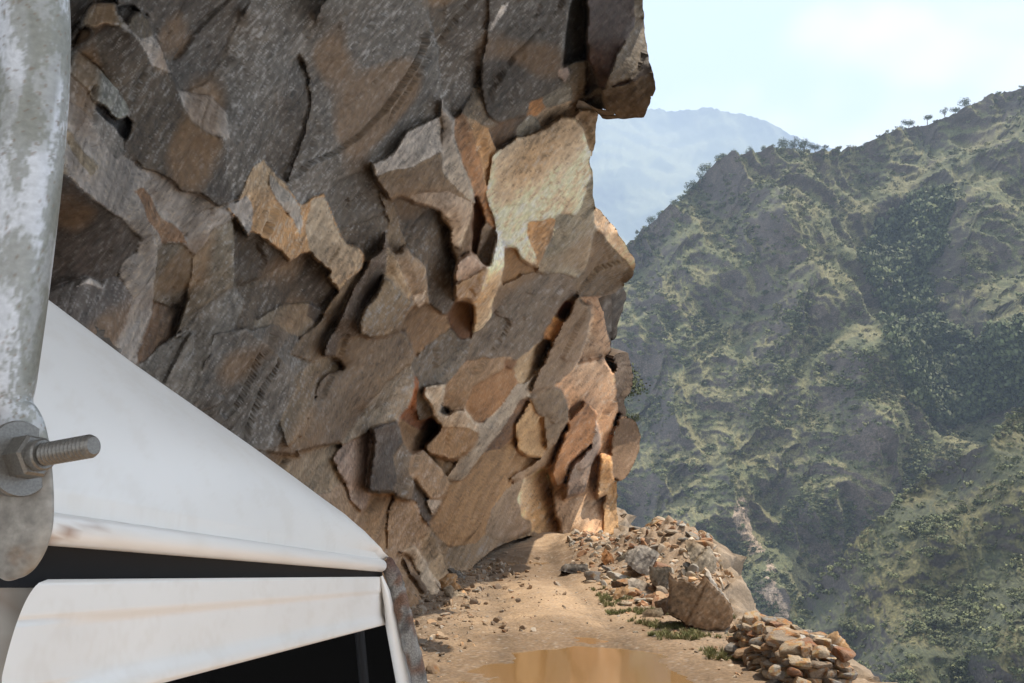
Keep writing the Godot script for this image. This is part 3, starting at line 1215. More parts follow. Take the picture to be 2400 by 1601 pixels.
func cliff_slabs() -> void:
	var U := Vector3(.35, -.78, .5)
	# top left
	slab("1", "-200,-300 620,-300 600,0 640,120 500,200 350,120 200,100 60,330 -200,330", Vector3(.3, -.7, .6), .35, "schist_dark")
	slab("1", "370,-300 1450,-300 1370,0 1290,140 1200,290 1190,370 1060,600 850,690 790,560 740,440 640,250 610,120 540,80 500,40 380,60", U, .05, "schist_dark")
	slab("1", "1450,-300 1990,-300 1911,0 1711,390 1640,500 1580,700 1570,1000 1480,1090 1430,1200 1330,1340 1240,1460 1170,1330 1180,1000 1150,860 1060,710 850,690 1060,600 1190,370 1200,290 1370,0", Vector3(.42, -.7, .55), -.02, "schist")
	slab("1", "840,660 950,690 1060,705 1190,830 1210,1010 1150,1015 1020,955 930,885 880,790", Vector3(.6, -.3, .7), -.14, "pale_grey")
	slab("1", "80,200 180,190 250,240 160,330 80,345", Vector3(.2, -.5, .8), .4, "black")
	slab("1", "80,340 140,310 210,250 190,205 280,170 380,185 440,230 540,300 620,430 640,480 760,520 840,660 880,790 930,890 1020,960 1160,1015 1190,1080 1190,1290 1250,1470 1130,1520 1000,1430 850,1400 780,1300 600,1250 430,1130 470,1000 500,880 430,690 330,590 230,470", Vector3(.15, -.75, .6), -.3, "brown")
	slab("1", "200,40 300,18 370,28 390,110 430,180 380,190 290,175 240,210 130,195 170,70", Vector3(.2, -.1, 1), -.42, "tan_grey")
	slab("1", "385,105 430,180 540,280 620,420 640,480 770,530 745,450 700,330 640,260 560,285 470,205 420,130", Vector3(.8, -.1, .5), -.34, "pale_grey")
	slab("1", "460,165 510,90 570,88 620,150 650,262 580,280 500,240", Vector3(.5, -.2, .8), -.4, "tan_grey")
	slab("1", "-40,380 60,375 110,390 240,500 340,620 400,700 500,790 430,850 390,885 250,745 180,640 60,515 -40,470", Vector3(.6, -.2, .7), -.22, "pale_green")
	slab("1", "-60,560 50,580 200,740 240,830 380,950 450,1060 400,1190 370,1170 250,1000 230,830 40,735 -60,690", Vector3(.65, -.25, .65), -.1, "schist")
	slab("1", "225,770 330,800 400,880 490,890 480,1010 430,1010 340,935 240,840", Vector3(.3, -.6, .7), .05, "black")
	slab("1", "-80,700 0,740 130,850 230,960 300,1050 390,1190 420,1130 600,1240 720,1290 790,1330 840,1400 1000,1430 1130,1515 1260,1480 1250,1560 1235,1610 1083,1691 1003,1841 953,1871 903,1801 843,1781 713,1791 673,1831 643,1711 563,1761 493,1661 423,1531 393,1601 283,1521 143,1411 130,1370 80,1230 0,1060 -80,980", Vector3(.72, -.25, .6), -.12, "pale_grey")
	flake("1", "-30,920 60,980 150,1120 265,1225 200,1300 110,1180 30,1060", "ochre_grey")
	flake("4", "655,0 710,30 760,180 830,280 870,372 1000,365 1060,385 1035,310 960,240 860,190 825,110 785,30 740,-40", "orange_brown")
	# left, below
	slab("4", "-60,-60 110,-80 200,-40 300,0 440,115 550,195 640,300 725,350 690,440 620,500 520,545 420,600 330,600 230,650 60,720 -60,760", Vector3(.1, -.6, .8), .02, "purple_dark")
	slab("4", "-60,740 60,720 230,650 350,640 460,720 530,680 620,740 665,780 640,900 560,1110 400,1060 240,950 -60,860", Vector3(.42, -.3, .85), -.02, "purple")
	flake("4", "230,700 340,632 400,660 460,722 400,700 330,680", "pale_grey", .02)
	slab("4", "720,350 800,280 842,420 832,500 822,600 812,780 790,900 745,1020 700,1160 680,1250 540,1140 620,950 660,760 640,660 600,500 690,440", Vector3(.8, -.1, .5), -.1, "pale_grey")
	slab("4", "835,420 880,390 1000,380 1115,470 1105,560 1060,700 1035,850 960,850 815,810 818,600", Vector3(.3, -.4, .85), -.02, "tan_grey")
	slab("4", "1105,460 1170,420 1240,280 1405,195 1415,600 1395,690 1250,795 1090,905 1050,980 975,1040 1000,930 1055,800 1058,700 1098,560", Vector3(.6, -.25, .75), -.14, "tan_grey")
	slab("4", "800,790 960,850 1050,850 985,980 1010,1045 900,1110 830,1130 750,1250 680,1220 740,1100 800,940", Vector3(.3, -.5, .8), .12, "rust_brown")
	slab("4", "730,1270 830,1140 1000,1030 1100,895 1250,795 1395,685 1490,800 1390,1040 1265,1060 1235,1180 1185,1260 1165,1480 1120,1570 850,1370", Vector3(.5, -.3, .8), -.02, "schist_light")
	slab("4", "1255,1055 1380,1025 1500,1000 1700,1150 1900,1400 1900,1950 1500,1880 1100,1570 1160,1470 1190,1270 1240,1180", Vector3(.3, -.4, .85), -.08, "schist")
	# middle
	slab("5", "-30,170 50,240 100,320 150,300 220,350 300,410 380,490 410,520 300,565 150,645 20,695 -40,630", Vector3(.1, -.8, .55), .1, "brown")
	slab("5", "150,640 300,560 400,515 500,435 560,455 645,520 715,600 690,635 755,715 640,865 560,805 350,835 160,945 50,805 0,690", Vector3(.2, -.65, .7), .12, "brown")
	slab("5", "150,945 350,825 530,815 640,855 625,950 485,1080 300,985 160,1060", Vector3(.4, -.4, .8), .02, "tan_grey")
	flake("5", "555,808 640,862 600,965 520,905", "charcoal", .005)
	slab("5", "-110,850 0,795 60,795 165,940 155,1060 0,1110 -120,1010", Vector3(.2, -.5, .8), .05, "brown")
	slab("5", "-110,1500 -10,1100 160,1000 300,975 430,1055 485,1080 400,1185 570,1240 435,1350 425,1480 335,1570 300,1700 200,1960 0,1960", Vector3(.5, -.3, .8), -.04, "schist")
	slab("5", "75,-85 150,-205 220,-205 270,-175 360,-60 430,25 480,110 540,95 580,25 650,25 705,120 765,280 825,380 905,400 945,460 935,560 840,625 750,715 685,630 705,590 640,525 550,455 500,445 400,515 370,465 280,395 200,335 150,305 130,265 100,335 70,275 5,185 -70,110 40,60 60,0", Vector3(.75, -.12, .65), -.28, "orange")
	flake("5", "-60,105 40,50 85,20 125,80 140,160 130,262 100,330 70,272 5,182", "pale_grey")
	flake("5", "240,-150 350,-40 425,40 480,115 500,250 480,330 430,200 330,100 260,-60", "schist_pale")
	flake("5", "560,60 650,30 700,125 760,285 820,385 900,405 935,470 930,555 840,615 752,700 692,630 708,590 640,520 560,455 520,300", "cream_dull")
	slab("2", "520,1430 600,1330 830,1205 860,1310 930,1420 960,1510 935,1545 800,1625 715,1660 610,1700 580,1610 530,1520", Vector3(.25, -.6, .75), -.05, "schist")
	slab("5", "765,295 870,250 1105,155 1135,220 1105,325 1055,435 960,475 900,402 828,388 795,330", Vector3(.2, -.6, .75), .05, "brown")
	slab("5", "930,560 965,480 960,600 860,760 805,850 670,1150 560,1250 395,1190 480,1065 625,950 700,800 800,680", Vector3(.5, -.25, .8), -.1, "brown_grey")
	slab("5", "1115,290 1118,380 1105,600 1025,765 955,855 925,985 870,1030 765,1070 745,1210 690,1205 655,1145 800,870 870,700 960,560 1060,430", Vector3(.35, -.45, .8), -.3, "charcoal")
	slab("5", "1050,-10 1110,15 1180,170 1220,330 1235,370 1190,445 1125,410 1108,350 1130,220 1105,110", Vector3(.5, -.3, .7), -.1, "tan_grey")
	slab("5", "1190,60 1390,115 1450,200 1568,260 1620,600 1520,900 1420,725 1405,560 1310,460 1245,345 1205,180", Vector3(.1, -.6, .8), -.08, "brown")
	slab("5", "1105,370 1150,445 1205,560 1255,680 1268,790 1200,730 1150,640 1090,620", Vector3(.9, 0, .4), -.42, "cream_dull")
	slab("5", "1098,610 1150,655 1200,720 1265,775 1265,880 1205,975 1110,1065 1000,1065 905,985 940,860 1020,760 1060,680", Vector3(.2, -.25, .9), -.5, "tan_grey")
	slab("5", "1180,450 1240,415 1310,465 1385,550 1415,650 1415,720 1390,810 1340,848 1318,770 1240,640 1200,560", Vector3(.6, -.1, .75), -.4, "schist_light")
	flake("5", "1318,760 1400,728 1392,812 1342,848", "white_grey")
	slab("5", "1250,900 1390,845 1500,890 1610,1000 1580,1190 1470,1190 1320,1210 1280,1085 1235,1000", Vector3(.1, -.6, .8), .06, "rust_brown")
	slab("5", "735,1215 755,1085 900,1090 1100,1065 1250,1025 1292,1100 1325,1200 1235,1300 1112,1400 970,1560 785,1815 600,1875 470,1910 495,1770 580,1568 620,1400 680,1340 800,1300", Vector3(.35, -.45, .8), -.16, "brown_light")
	slab("5", "590,1250 745,1200 830,1290 700,1340 620,1390 580,1568 490,1780 400,1890 320,1700 430,1480 440,1350", Vector3(.5, -.3, .8), -.08, "tan_grey")
	slab("7", "970,0 1120,-130 1165,0 1145,120 1085,210 1045,270 860,312 840,352 790,382 720,402 618,450 640,420 760,245 905,95", Vector3(.42, -.35, .85), -.1, "schist_light")
	slab("7", "-60,-60 460,-60 430,60 400,250 330,370 240,490 120,570 -60,430", Vector3(.5, -.3, .8), .02, "schist")
	flake("7", "238,235 300,205 380,128 372,165 300,275 240,322", "rust", .01)
	flake("7", "445,60 445,130 412,250 350,352 325,368 378,235", "dark_rust", .01)
	slab("7", "150,560 240,495 400,468 615,448 622,505 572,560 625,640 600,725 540,805 470,810 300,700", Vector3(.6, .0, .8), .12, "cream_dull")
	slab("7", "610,470 720,398 832,368 855,318 862,480 832,640 832,795 812,905 780,945 698,865 648,725 598,645 560,562", Vector3(.5, -.1, .85), -.06, "pink_grey")
	slab("7", "470,805 540,800 600,720 650,722 700,862 782,942 765,1080 600,950 470,840", Vector3(.5, .1, .85), .05, "schist_light")
	slab("7", "855,322 1042,272 1052,330 1085,425 1012,535 1045,725 1000,742 930,815 858,795 826,775 840,620 868,500", Vector3(.1, -.5, .85), -.38, "dark_brown")
	slab("7", "1078,425 1112,530 1122,640 1155,750 1142,840 1050,795 1040,712 998,560", Vector3(.7, -.1, .6), -.32, "schist")
	slab("7", "775,950 858,795 940,812 962,960 975,1200 900,1300 855,1245 800,1085", Vector3(.6, 0, .8), .06, "ochre_grey")
	slab("7", "955,930 1150,865 1192,1000 1212,1130 1242,1300 1305,1400 1295,1510 1200,1600 1000,1420 890,1285 965,1200", Vector3(.5, .15, .85), -.04, "schist_light")
	slab("7", "1062,1235 1120,1265 1200,1400 1275,1545 1400,1550 1295,1395 1242,1295 1160,1190", Vector3(.6, .1, .75), -.12, "schist_pale")
	flake("7", "1062,1232 1140,1388 1212,1430 1265,1525 1228,1545 1118,1392", "charcoal", .02)
	slab("7", "1200,1130 1262,1148 1302,1300 1352,1440 1410,1550 1302,1505 1258,1352 1208,1232", Vector3(.8, .1, .5), -.05, "cream_dull")
	slab("7", "880,1280 1000,1410 1200,1590 1280,1640 1100,1750 900,1750 800,1500", Vector3(.4, .3, .85), -.05, "tan_grey")
	slab("7", "1115,640 1190,515 1275,600 1345,720 1335,805 1280,858 1208,765 1150,695", Vector3(.5, -.1, .85), -.35, "schist_light")
	slab("7", "1145,700 1240,785 1285,965 1235,985 1195,850 1145,840", Vector3(.2, -.6, .7), -.15, "charcoal")
	slab("7", "1248,850 1302,838 1315,905 1280,955", Vector3(.5, .1, .8), -.3, "white_grey")
	slab("7", "1055,245 1135,150 1160,60 1250,-20 1270,60 1305,210 1295,315 1200,345", Vector3(.2, -.4, .9), .08, "rust")
	slab("5", "1470,1170 1500,1180 1410,1480 1440,1600 1290,1600 1325,1380", Vector3(.2, -.4, .9), .02, "rust")
	slab("7", "1035,262 1060,250 1200,345 1300,335 1200,450 1130,485 1080,405", Vector3(.4, -.2, .9), .0, "rust_brown")
	slab("7", "1250,25 1385,0 1395,80 1352,180 1350,268 1308,262 1290,150 1235,85", Vector3(.6, -.1, .8), -.3, "schist_pale")
	slab("8", "-150,610 -20,478 60,465 160,478 215,560 140,645 -20,648", Vector3(.1, -.6, .8), -.4, "brown_grey")
	slab("8", "-25,482 40,400 80,368 165,380 208,510 160,482 60,468", Vector3(.7, .15, .7), -.36, "schist_pale")
	# the great block in the middle and what hangs beside it
	slab("2", "845,1215 1000,1135 1100,975 1362,848 1374,1112 1160,1230 1000,1255 868,1305", Vector3(.5, -.15, .85), -.42, "pale_grey")
	slab("2", "868,1300 1000,1250 1160,1225 1372,1108 1378,1282 1500,1402 1594,1490 1582,1570 1542,1740 1522,1830 1480,1915 1428,1852 1412,1640 1382,1535 1130,1485 1110,1402 978,1462", Vector3(.05, -.5, .85), -.46, "brown_grey")
	flake("2", "1108,1462 1200,1418 1400,1405 1592,1490 1560,1640 1500,1830 1440,1800 1420,1600 1250,1515 1150,1492", "pale_grey")
	slab("2", "1362,735 1402,800 1442,960 1492,1130 1562,1340 1600,1495 1500,1405 1372,1282 1368,900", Vector3(.88, .05, .42), -.5, "white_grey")
	slab("6", "345,-40 385,0 425,100 402,260 382,400 372,480 338,455 308,300 340,100", Vector3(.5, -.2, .8), .3, "dark_rust")
	slab("6", "335,150 332,420 270,465 236,505 268,400 298,290", Vector3(.5, -.3, .8), -.2, "charcoal")
	slab("6", "378,400 400,250 440,195 492,290 512,385 450,555 428,545 366,475", Vector3(.4, -.3, .85), -.05, "schist")
	slab("3", "45,960 130,838 192,1000 232,1200 285,1400 335,1620 355,1690 270,1605 190,1425 118,1232", Vector3(.8, -.15, .6), -.12, "orange_brown")
	slab("3", "135,858 282,938 345,1100 315,1200 295,1342 250,1385 198,1150", Vector3(.6, .1, .8), -.02, "orange")
	flake("3", "85,918 130,928 155,1055 118,1042", "grey_green")
	slab("3", "330,1118 450,1060 540,1005 700,948 830,858 920,855 992,950 1035,1100 1045,1280 1005,1400 988,1490 935,1595 843,1565 783,1595 775,1711 725,1811 655,1965 583,1945 523,1885 483,1815 403,1815 360,1715 340,1615 276,1461 298,1300 308,1200", Vector3(.72, .4, .56), -.3, "cream", "rock_slab", 5.2, 0.0)
	flake("6", "735,225 935,195 925,300 882,402 812,545 775,420 735,330", "orange")
	slab("3", "1038,1290 1055,1190 1070,1400 1072,1568 1082,1640 1075,1710 1045,1860 1012,1975 952,2045 843,2005 713,2015 660,1975 690,1930 742,1810 773,1711 783,1590 843,1562 935,1592 985,1490", Vector3(.55, -.3, .75), -.34, "grey_green")
	slab("6", "550,395 640,395 685,470 745,545 812,552 700,610 540,700 555,540", Vector3(.1, -.7, .7), .02, "brown_ochre")
	slab("6", "495,400 520,300 565,400 565,560 532,685 482,805 465,925 402,1005 335,1018 348,900 338,822 380,780 422,660 450,620", Vector3(.78, .12, .6), -.36, "cream", "rock_slab", 5.2, 0.0)
	slab("6", "196,592 238,498 290,446 362,466 436,552 432,575 280,645 208,695 186,645", Vector3(.35, -.05, .95), -.68, "pink_grey")
	slab("6", "206,690 280,640 434,570 422,662 382,782 330,815 228,745", Vector3(.2, -.6, .75), -.66, "tan_grey")
	slab("6", "255,830 332,808 355,870 335,1000 302,1065 238,1095 196,1032 172,980 186,900", Vector3(0, -.5, .85), .05, "dark_rust")
	slab("6", "462,838 530,700 700,605 870,598 1012,608 1105,638 1062,722 1012,792 962,902 872,1012 842,1092 722,1182 622,1205 440,1235 285,1255 328,1100 400,1010 460,930", Vector3(.3, -.6, .75), -.1, "schist_dark")
	slab("6", "-60,1190 180,1000 240,1092 302,1070 332,1112 292,1252 222,1352 150,1422 140,1600 -60,1700", Vector3(.4, -.3, .85), -.05, "schist")
	slab("6", "130,1440 290,1250 440,1228 622,1205 575,1292 332,1432 250,1580 120,1580", Vector3(.45, -.3, .85), -.1, "schist_light")
	slab("6", "578,1242 632,1228 605,1305 568,1285", Vector3(.3, -.5, .8), -.1, "rust")
	slab("6", "325,1435 450,1345 570,1285 645,1330 655,1385 640,1450 560,1560 460,1640 330,1690 310,1568", Vector3(.2, -.5, .85), -.02, "orange_brown")
	slab("6", "712,1185 842,1085 850,1068 885,1080 905,1160 832,1302 772,1335 700,1405 635,1362 700,1250", Vector3(.45, -.2, .85), .0, "ochre_grey")
	slab("6", "938,915 1015,940 962,1022 920,1085 868,1072 858,1030 910,988", Vector3(.65, .3, .7), -.15, "orange_bright")
	slab("6", "1010,785 1055,880 1032,945 955,922", Vector3(.3, -.4, .85), -.02, "rust")
	slab("6", "1188,830 1205,900 1165,1080 1132,1200 1082,1292 980,1392 860,1452 765,1465 828,1302 900,1160 960,1080 1010,940 1062,860 1110,838", Vector3(.3, -.3, .9), -.28, "grey_blue")
	slab("6", "1225,265 1260,330 1290,298 1392,430 1482,520 1524,602 1440,692 1390,745 1230,765 1105,705 1118,620 1168,520 1200,450 1220,350", Vector3(.1, -.55, .85), -.2, "brown_grey")
	slab("6", "1236,104 1310,165 1402,278 1472,388 1534,498 1524,605 1480,525 1390,435 1288,305 1232,225", Vector3(.62, .55, .5), -.22, "cream_bright", "rock_slab", 5.2, 0.0)
	flake("6", "1185,458 1240,515 1270,548 1395,645 1290,585 1215,540", "cream_bright", -.03)
	# lip and top
	slab("2", "480,-300 1250,-300 1262,0 1292,200 1342,350 1352,540 1368,742 1362,845 1100,975 1000,1142 830,1212 480,1405 285,1510 225,1345 368,950 400,750 368,500 305,400 500,0", Vector3(.38, -.74, .55), -.12, "schist")
	slab("2", "305,395 372,500 404,750 380,950 230,1350 95,1240 78,1100 180,1000 168,900 135,690 228,480", Vector3(.5, -.6, .6), .05, "schist_dark")
	slab("3", "-160,-300 330,-300 290,0 270,300 220,590 130,760 30,852 -20,800 -60,540 -70,350 -120,200 -150,0", Vector3(.2, -.8, .55), .08, "brown")
	slab("3", "270,-300 900,-300 905,0 882,130 862,260 842,470 812,645 600,745 570,835 370,895 300,855 235,640 300,250", Vector3(.32, -.74, .6), -.14, "schist_dark")
	flake("3", "400,40 445,0 432,70 320,235 298,222", "pale_grey")
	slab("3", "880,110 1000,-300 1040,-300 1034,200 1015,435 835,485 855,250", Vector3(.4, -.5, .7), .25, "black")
	slab("3", "835,480 1012,438 1022,560 1002,705 908,735 875,625 900,540", Vector3(.3, -.5, .8), -.02, "tan_grey")
	slab("3", "1010,440 1060,480 1100,640 1010,690 1020,560", Vector3(.3, -.5, .8), .12, "charcoal")
	slab("3", "595,760 692,718 702,785 645,855 585,855", Vector3(.3, -.4, .85), -.02, "orange_bright")
	slab("3", "695,722 820,655 902,615 912,735 760,785 708,785", Vector3(.3, -.5, .85), -.06, "grey_green")
	slab("3", "495,935 600,838 695,930 560,1005 505,995", Vector3(.35, -.4, .85), -.05, "grey_green")
	slab("3", "915,738 1000,758 1092,640 1125,700 1145,800 1112,835 1000,808", Vector3(.2, -.6, .8), -.1, "tan_grey")
	slab("3", "905,845 1000,812 1108,830 1095,900 1088,1000 1052,1190 1028,1060 980,930", Vector3(.6, -.1, .8), -.2, "cream_dull")
	slab("3", "812,502 880,488 902,540 862,585 806,572", Vector3(.3, -.3, .9), -.2, "pink_grey")
	slab("3", "125,765 232,598 262,820 302,862 362,902 300,945 135,855", Vector3(.3, -.6, .7), .02, "brown_grey")
	slab("3", "365,895 572,832 605,850 500,952 450,1055 335,1110 285,935", Vector3(.4, -.5, .75), .04, "rust_brown")
	slab("3", "640,850 760,780 915,740 930,860 830,865 690,935", Vector3(.4, -.4, .8), .02, "cream_dull")
	slab("3", "1020,-300 1435,-300 1440,0 1450,200 1482,420 1372,595 1120,655 1085,560 1020,440 1012,300", Vector3(.28, -.7, .65), -.25, "rust_stain")
	slab("3", "1375,-300 1435,-300 1440,0 1450,200 1482,420 1400,560 1150,650 1240,400 1370,200", Vector3(.34, -.66, .66), -.31, "brown_grey")
	slab("3", "1118,655 1300,632 1372,600 1482,425 1516,560 1532,660 1472,800 1446,868 1260,882 1220,842 1150,802", Vector3(.12, -.72, .68), -.34, "brown_grey")
	flake("3", "1470,370 1485,430 1505,520 1360,620 1330,600 1400,540", "charcoal", .01)
	# far, along the road
	slab("6", "1255,800 1290,745 1390,740 1452,688 1474,760 1442,880 1402,950 1412,1030 1382,1085 1330,1085 1308,950 1268,880", Vector3(.4, 0, .95), 1.5, "charcoal")
	slab("6", "1185,800 1220,745 1272,770 1312,950 1332,1080 1352,1190 1402,1350 1425,1568 1435,1720 1340,1720 960,1435 1082,1290 1132,1200 1172,1050 1202,880", Vector3(.55, .05, .85), .3, "orange_pink")
	slab("8", "600,150 640,50 712,0 640,200 510,260 440,420 330,560 258,655 100,860 50,840 195,620 285,450 400,310 490,170", Vector3(.5, -.3, .8), -.12, "schist_pale")
	slab("8", "605,265 645,205 802,188 855,240 875,400 822,525 795,565 730,645 705,400 645,385", Vector3(.2, -.5, .85), -.2, "brown_grey")
	slab("8", "490,460 605,265 660,385 720,440 725,560 700,700 590,690 515,655 485,530", Vector3(.3, -.15, .95), -.12, "ochre_pale")
	slab("8", "260,655 345,560 440,420 520,300 600,270 500,450 490,540 370,640 300,700", Vector3(.2, -.5, .85), .02, "rust_brown")
	slab("8", "435,880 475,830 560,790 690,700 735,640 800,590 785,690 725,775 585,828", Vector3(.2, -.5, .85), -.1, "grey_blue")
	slab("8", "90,870 250,655 370,635 495,525 525,655 695,700 560,795 470,845 432,945 315,1095 200,1260 0,1290 -110,1150 0,1000", Vector3(.6, 0, .8), .02, "ochre")
	slab("8", "425,935 560,845 530,950 508,1040 540,1125 600,1170 430,1250 305,1215 308,1090", Vector3(.6, .1, .8), -.04, "grey_blue")
	slab("8", "555,865 640,815 745,755 775,900 832,940 855,1030 805,1180 640,1185 535,1120 510,1000", Vector3(.7, .2, .7), .1, "cream", "rock_slab", 5.2, 1.0)
	slab("8", "795,165 930,10 1130,-40 1215,60 1255,150 1255,300 1232,420 1190,560 1202,720 1182,900 1245,920 1258,1225 1150,1215 1000,1185 880,1190 795,1175 765,900 735,770 798,640 900,420 890,360 850,220", Vector3(.75, .32, .58), .0, "orange_pink", "rock_slab", 5.2, 0.0)
	slab("8", "905,420 1010,275 1105,370 1105,560 1050,600 900,745 862,900 800,925 755,830 798,680", Vector3(.25, -.35, .9), -.14, "orange_brown")
	slab("8", "1100,395 1125,600 1042,800 1002,955 848,1010 895,800 1060,600", Vector3(.7, .1, .7), -.16, "pink_grey")
	slab("8", "1130,655 1205,700 1215,800 1172,955 1098,1005 1098,850", Vector3(.7, .2, .7), -.16, "orange")
	slab("8", "1180,895 1242,868 1248,1000 1260,1225 1150,1215 1138,1050", Vector3(.4, -.1, .9), -.1, "ochre")
	slab("8", "1245,408 1330,398 1392,430 1424,540 1402,680 1332,832 1250,885 1208,800 1195,600", Vector3(.35, -.4, .85), -.1, "dark_brown")
	slab("8", "1215,-60 1330,-80 1352,0 1372,100 1342,220 1302,280 1312,390 1250,410 1240,200", Vector3(.5, 0, .85), -.02, "charcoal")

func make_mountains() -> void:
	# far blue mountain
	var far := points("0", "1300,300 1380,268 1440,262 1500,258 1550,254 1600,262 1650,257 1690,268 1740,275 1800,290 1850,312 1920,345 2000,372 2150,385 2300,350 2600,330 3200,300 4200,380 4200,800 900,800 900,330")
	mountain("far_mountain", far, [Vector3(1300, 280, 8200), Vector3(1550, 255, 8500), Vector3(1900, 340, 8300), Vector3(2500, 420, 8300), Vector3(1300, 700, 5200), Vector3(1600, 600, 5700), Vector3(2500, 800, 5600), Vector3(1450, 450, 6700)], 9.0, 4.0,
		[Color(.10, .105, .085), Color(.25, .27, .12), Color(.09, .12, .06), Color(.12, .12, .09)], .09)
	# main mountain
	var main := points("0", "1380,640 1440,600 1480,572 1500,545 1520,525 1550,505 1580,485 1605,460 1625,430 1645,412 1675,385 1700,372 1740,366 1780,366 1800,362 1840,352 1890,350 1940,350 1990,344 2030,338 2060,330 2095,312 2140,290 2170,282 2220,268 2260,256 2300,242 2345,225 2400,212 2560,180 2750,165 3000,190 3300,150 3700,120 4200,160 4200,1900 1380,1900")
	var msh := mountain("mountain", main, [
		Vector3(1440, 600, 830), Vector3(1440, 900, 740), Vector3(1440, 1200, 640), Vector3(1500, 1600, 520),
		Vector3(1620, 440, 830), Vector3(1640, 700, 720), Vector3(1640, 1000, 640), Vector3(1650, 1300, 540),
		Vector3(1800, 365, 800), Vector3(1860, 520, 690), Vector3(1960, 700, 620), Vector3(2050, 830, 575), Vector3(2080, 1000, 545),
		Vector3(1990, 420, 850), Vector3(2060, 560, 830), Vector3(2100, 700, 770), Vector3(2180, 850, 700), Vector3(2230, 970, 640),
		Vector3(2100, 320, 880), Vector3(2300, 250, 850), Vector3(2400, 400, 740), Vector3(2330, 600, 690), Vector3(2400, 800, 590), Vector3(2560, 400, 720), Vector3(2560, 800, 560), Vector3(3200, 200, 700), Vector3(3200, 900, 480), Vector3(4100, 200, 560), Vector3(4100, 900, 420), Vector3(3500, 1500, 330),
		Vector3(1780, 1150, 590), Vector3(1720, 1250, 565), Vector3(1790, 1400, 510), Vector3(1950, 1200, 530), Vector3(2200, 1100, 560), Vector3(2500, 1200, 520), Vector3(2100, 1600, 450)], 4.2, 1.0,
		[Color(.15, .122, .102), Color(.30, .28, .125), Color(.19, .205, .085), Color(.24, .19, .155)])
	# nearer spur, lower right
	var spur := points("0", "4200,420 3600,520 3100,640 2700,800 2560,870 2460,925 2400,955 2350,985 2310,1030 2260,1060 2200,1090 2150,1120 2120,1150 2080,1190 2030,1240 1990,1275 1950,1320 1900,1370 1860,1405 1835,1425 1800,1500 1780,1900 4200,1900")
	var ssh := mountain("mountain_spur", spur, [Vector3(2400, 950, 400), Vector3(2150, 1110, 400), Vector3(1850, 1410, 390), Vector3(1950, 1500, 340), Vector3(2200, 1300, 345), Vector3(2400, 1200, 345), Vector3(2400, 1550, 270), Vector3(2100, 1600, 290), Vector3(2650, 900, 380), Vector3(2650, 1700, 240), Vector3(3400, 700, 360), Vector3(4100, 600, 330), Vector3(4000, 1600, 220)], 4.2, .62,
		[Color(.09, .076, .066), Color(.19, .175, .068), Color(.095, .108, .045), Color(.13, .108, .088)])
	# shrubs and gully wood
	var shrub := leafy(70, .2, .8, 4, 5).mesh()
	var where: Array = []
	var cols: Array = []
	var wood: Array = []
	var wcols: Array = []
	var gully := points("0", "2010,600 2130,470 2220,450 2230,560 2180,640 2200,760 2290,800 2400,760 2420,960 2300,980 2230,1010 2140,950 2090,840 2060,700")
	for pair in [[msh, 1.0], [ssh, .62]]:
		var s: Sheet = pair[0]
		var k: float = pair[1]
		for j in s.v.size():
			var p := s.v[j]
			var dd := -p.z
			var scr := Vector2(1200 + FOCAL * p.x / dd, 0)
			var r := (p - EYE)
			var yy := 800.5 - FOCAL * r.dot(upv) / r.dot(fw)
			scr = Vector2(1200 + FOCAL * r.x / r.dot(fw), yy)
			if scr.x > 2520 or scr.y > 1680: continue
			var dens := nf.get_noise_3dv(p * .018)
			if k == 1.0 and Geometry2D.is_point_in_polygon(scr, gully):
				if rng.randf() < .22:
					wood.append(spot(p + Vector3(0, 1.0, 0), 2.5 + 6.0 * pow(rng.randf(), 1.6), 1.15))
					wcols.append(Color(.062, .082, .026).lerp(Color(.09, .1, .035), rng.randf() * rng.randf()) * rng.randf_range(.65, 1.35))
				continue
			var near_top := 1.0 if k == 1.0 and scr.y < 620 and scr.x < 2100 else 0.0
			if rng.randf() < .022 + .12 * sstep(.05, .4, dens) + .05 * near_top:
				where.append(spot(p + Vector3(0, .2, 0), (.8 + 3.2 * pow(rng.randf(), 3.5)) * (1.1 if k == 1.0 else .75), .85))
				var g := Color(.075, .09, .033).lerp(Color(.17, .17, .07), rng.randf() * rng.randf())
				cols.append(g * rng.randf_range(.7, 1.35))
	scatter("hillside_shrubs", shrub, M.leaf, where, cols)
	scatter("gully_wood", shrub, M.leaf, wood, wcols)
	print("shrubs ", where.size(), " wood ", wood.size())
	# trees on the skyline
	var crowns: Array = []
	for k in 3: crowns.append(leafy(480, .08, [1.1, .85, 1.35][k], 60 + k, 9).mesh())
	var spots := [[2262, 250, 7.5, 0], [2240, 262, 6, 1], [2342, 222, 4.5, 1], [2215, 264, 5.5, 2], [2175, 280, 6, 1], [2130, 294, 7, 1], [2112, 302, 4, 0], [2030, 336, 3.5, 1], [1965, 348, 4, 1], [1798, 358, 6, 0], [1757, 362, 6.5, 2], [1690, 376, 7, 1], [1655, 404, 7.5, 0], [1640, 418, 6, 2], [1618, 445, 7, 0], [1598, 468, 6, 1], [1580, 486, 6.5, 2], [1836, 352, 8, 0], [1862, 350, 9, 2], [1885, 350, 8, 0], [1910, 350, 6.5, 1], [1718, 370, 6, 0], [1552, 506, 6, 1], [1528, 522, 6, 0], [2290, 246, 4, 1]]
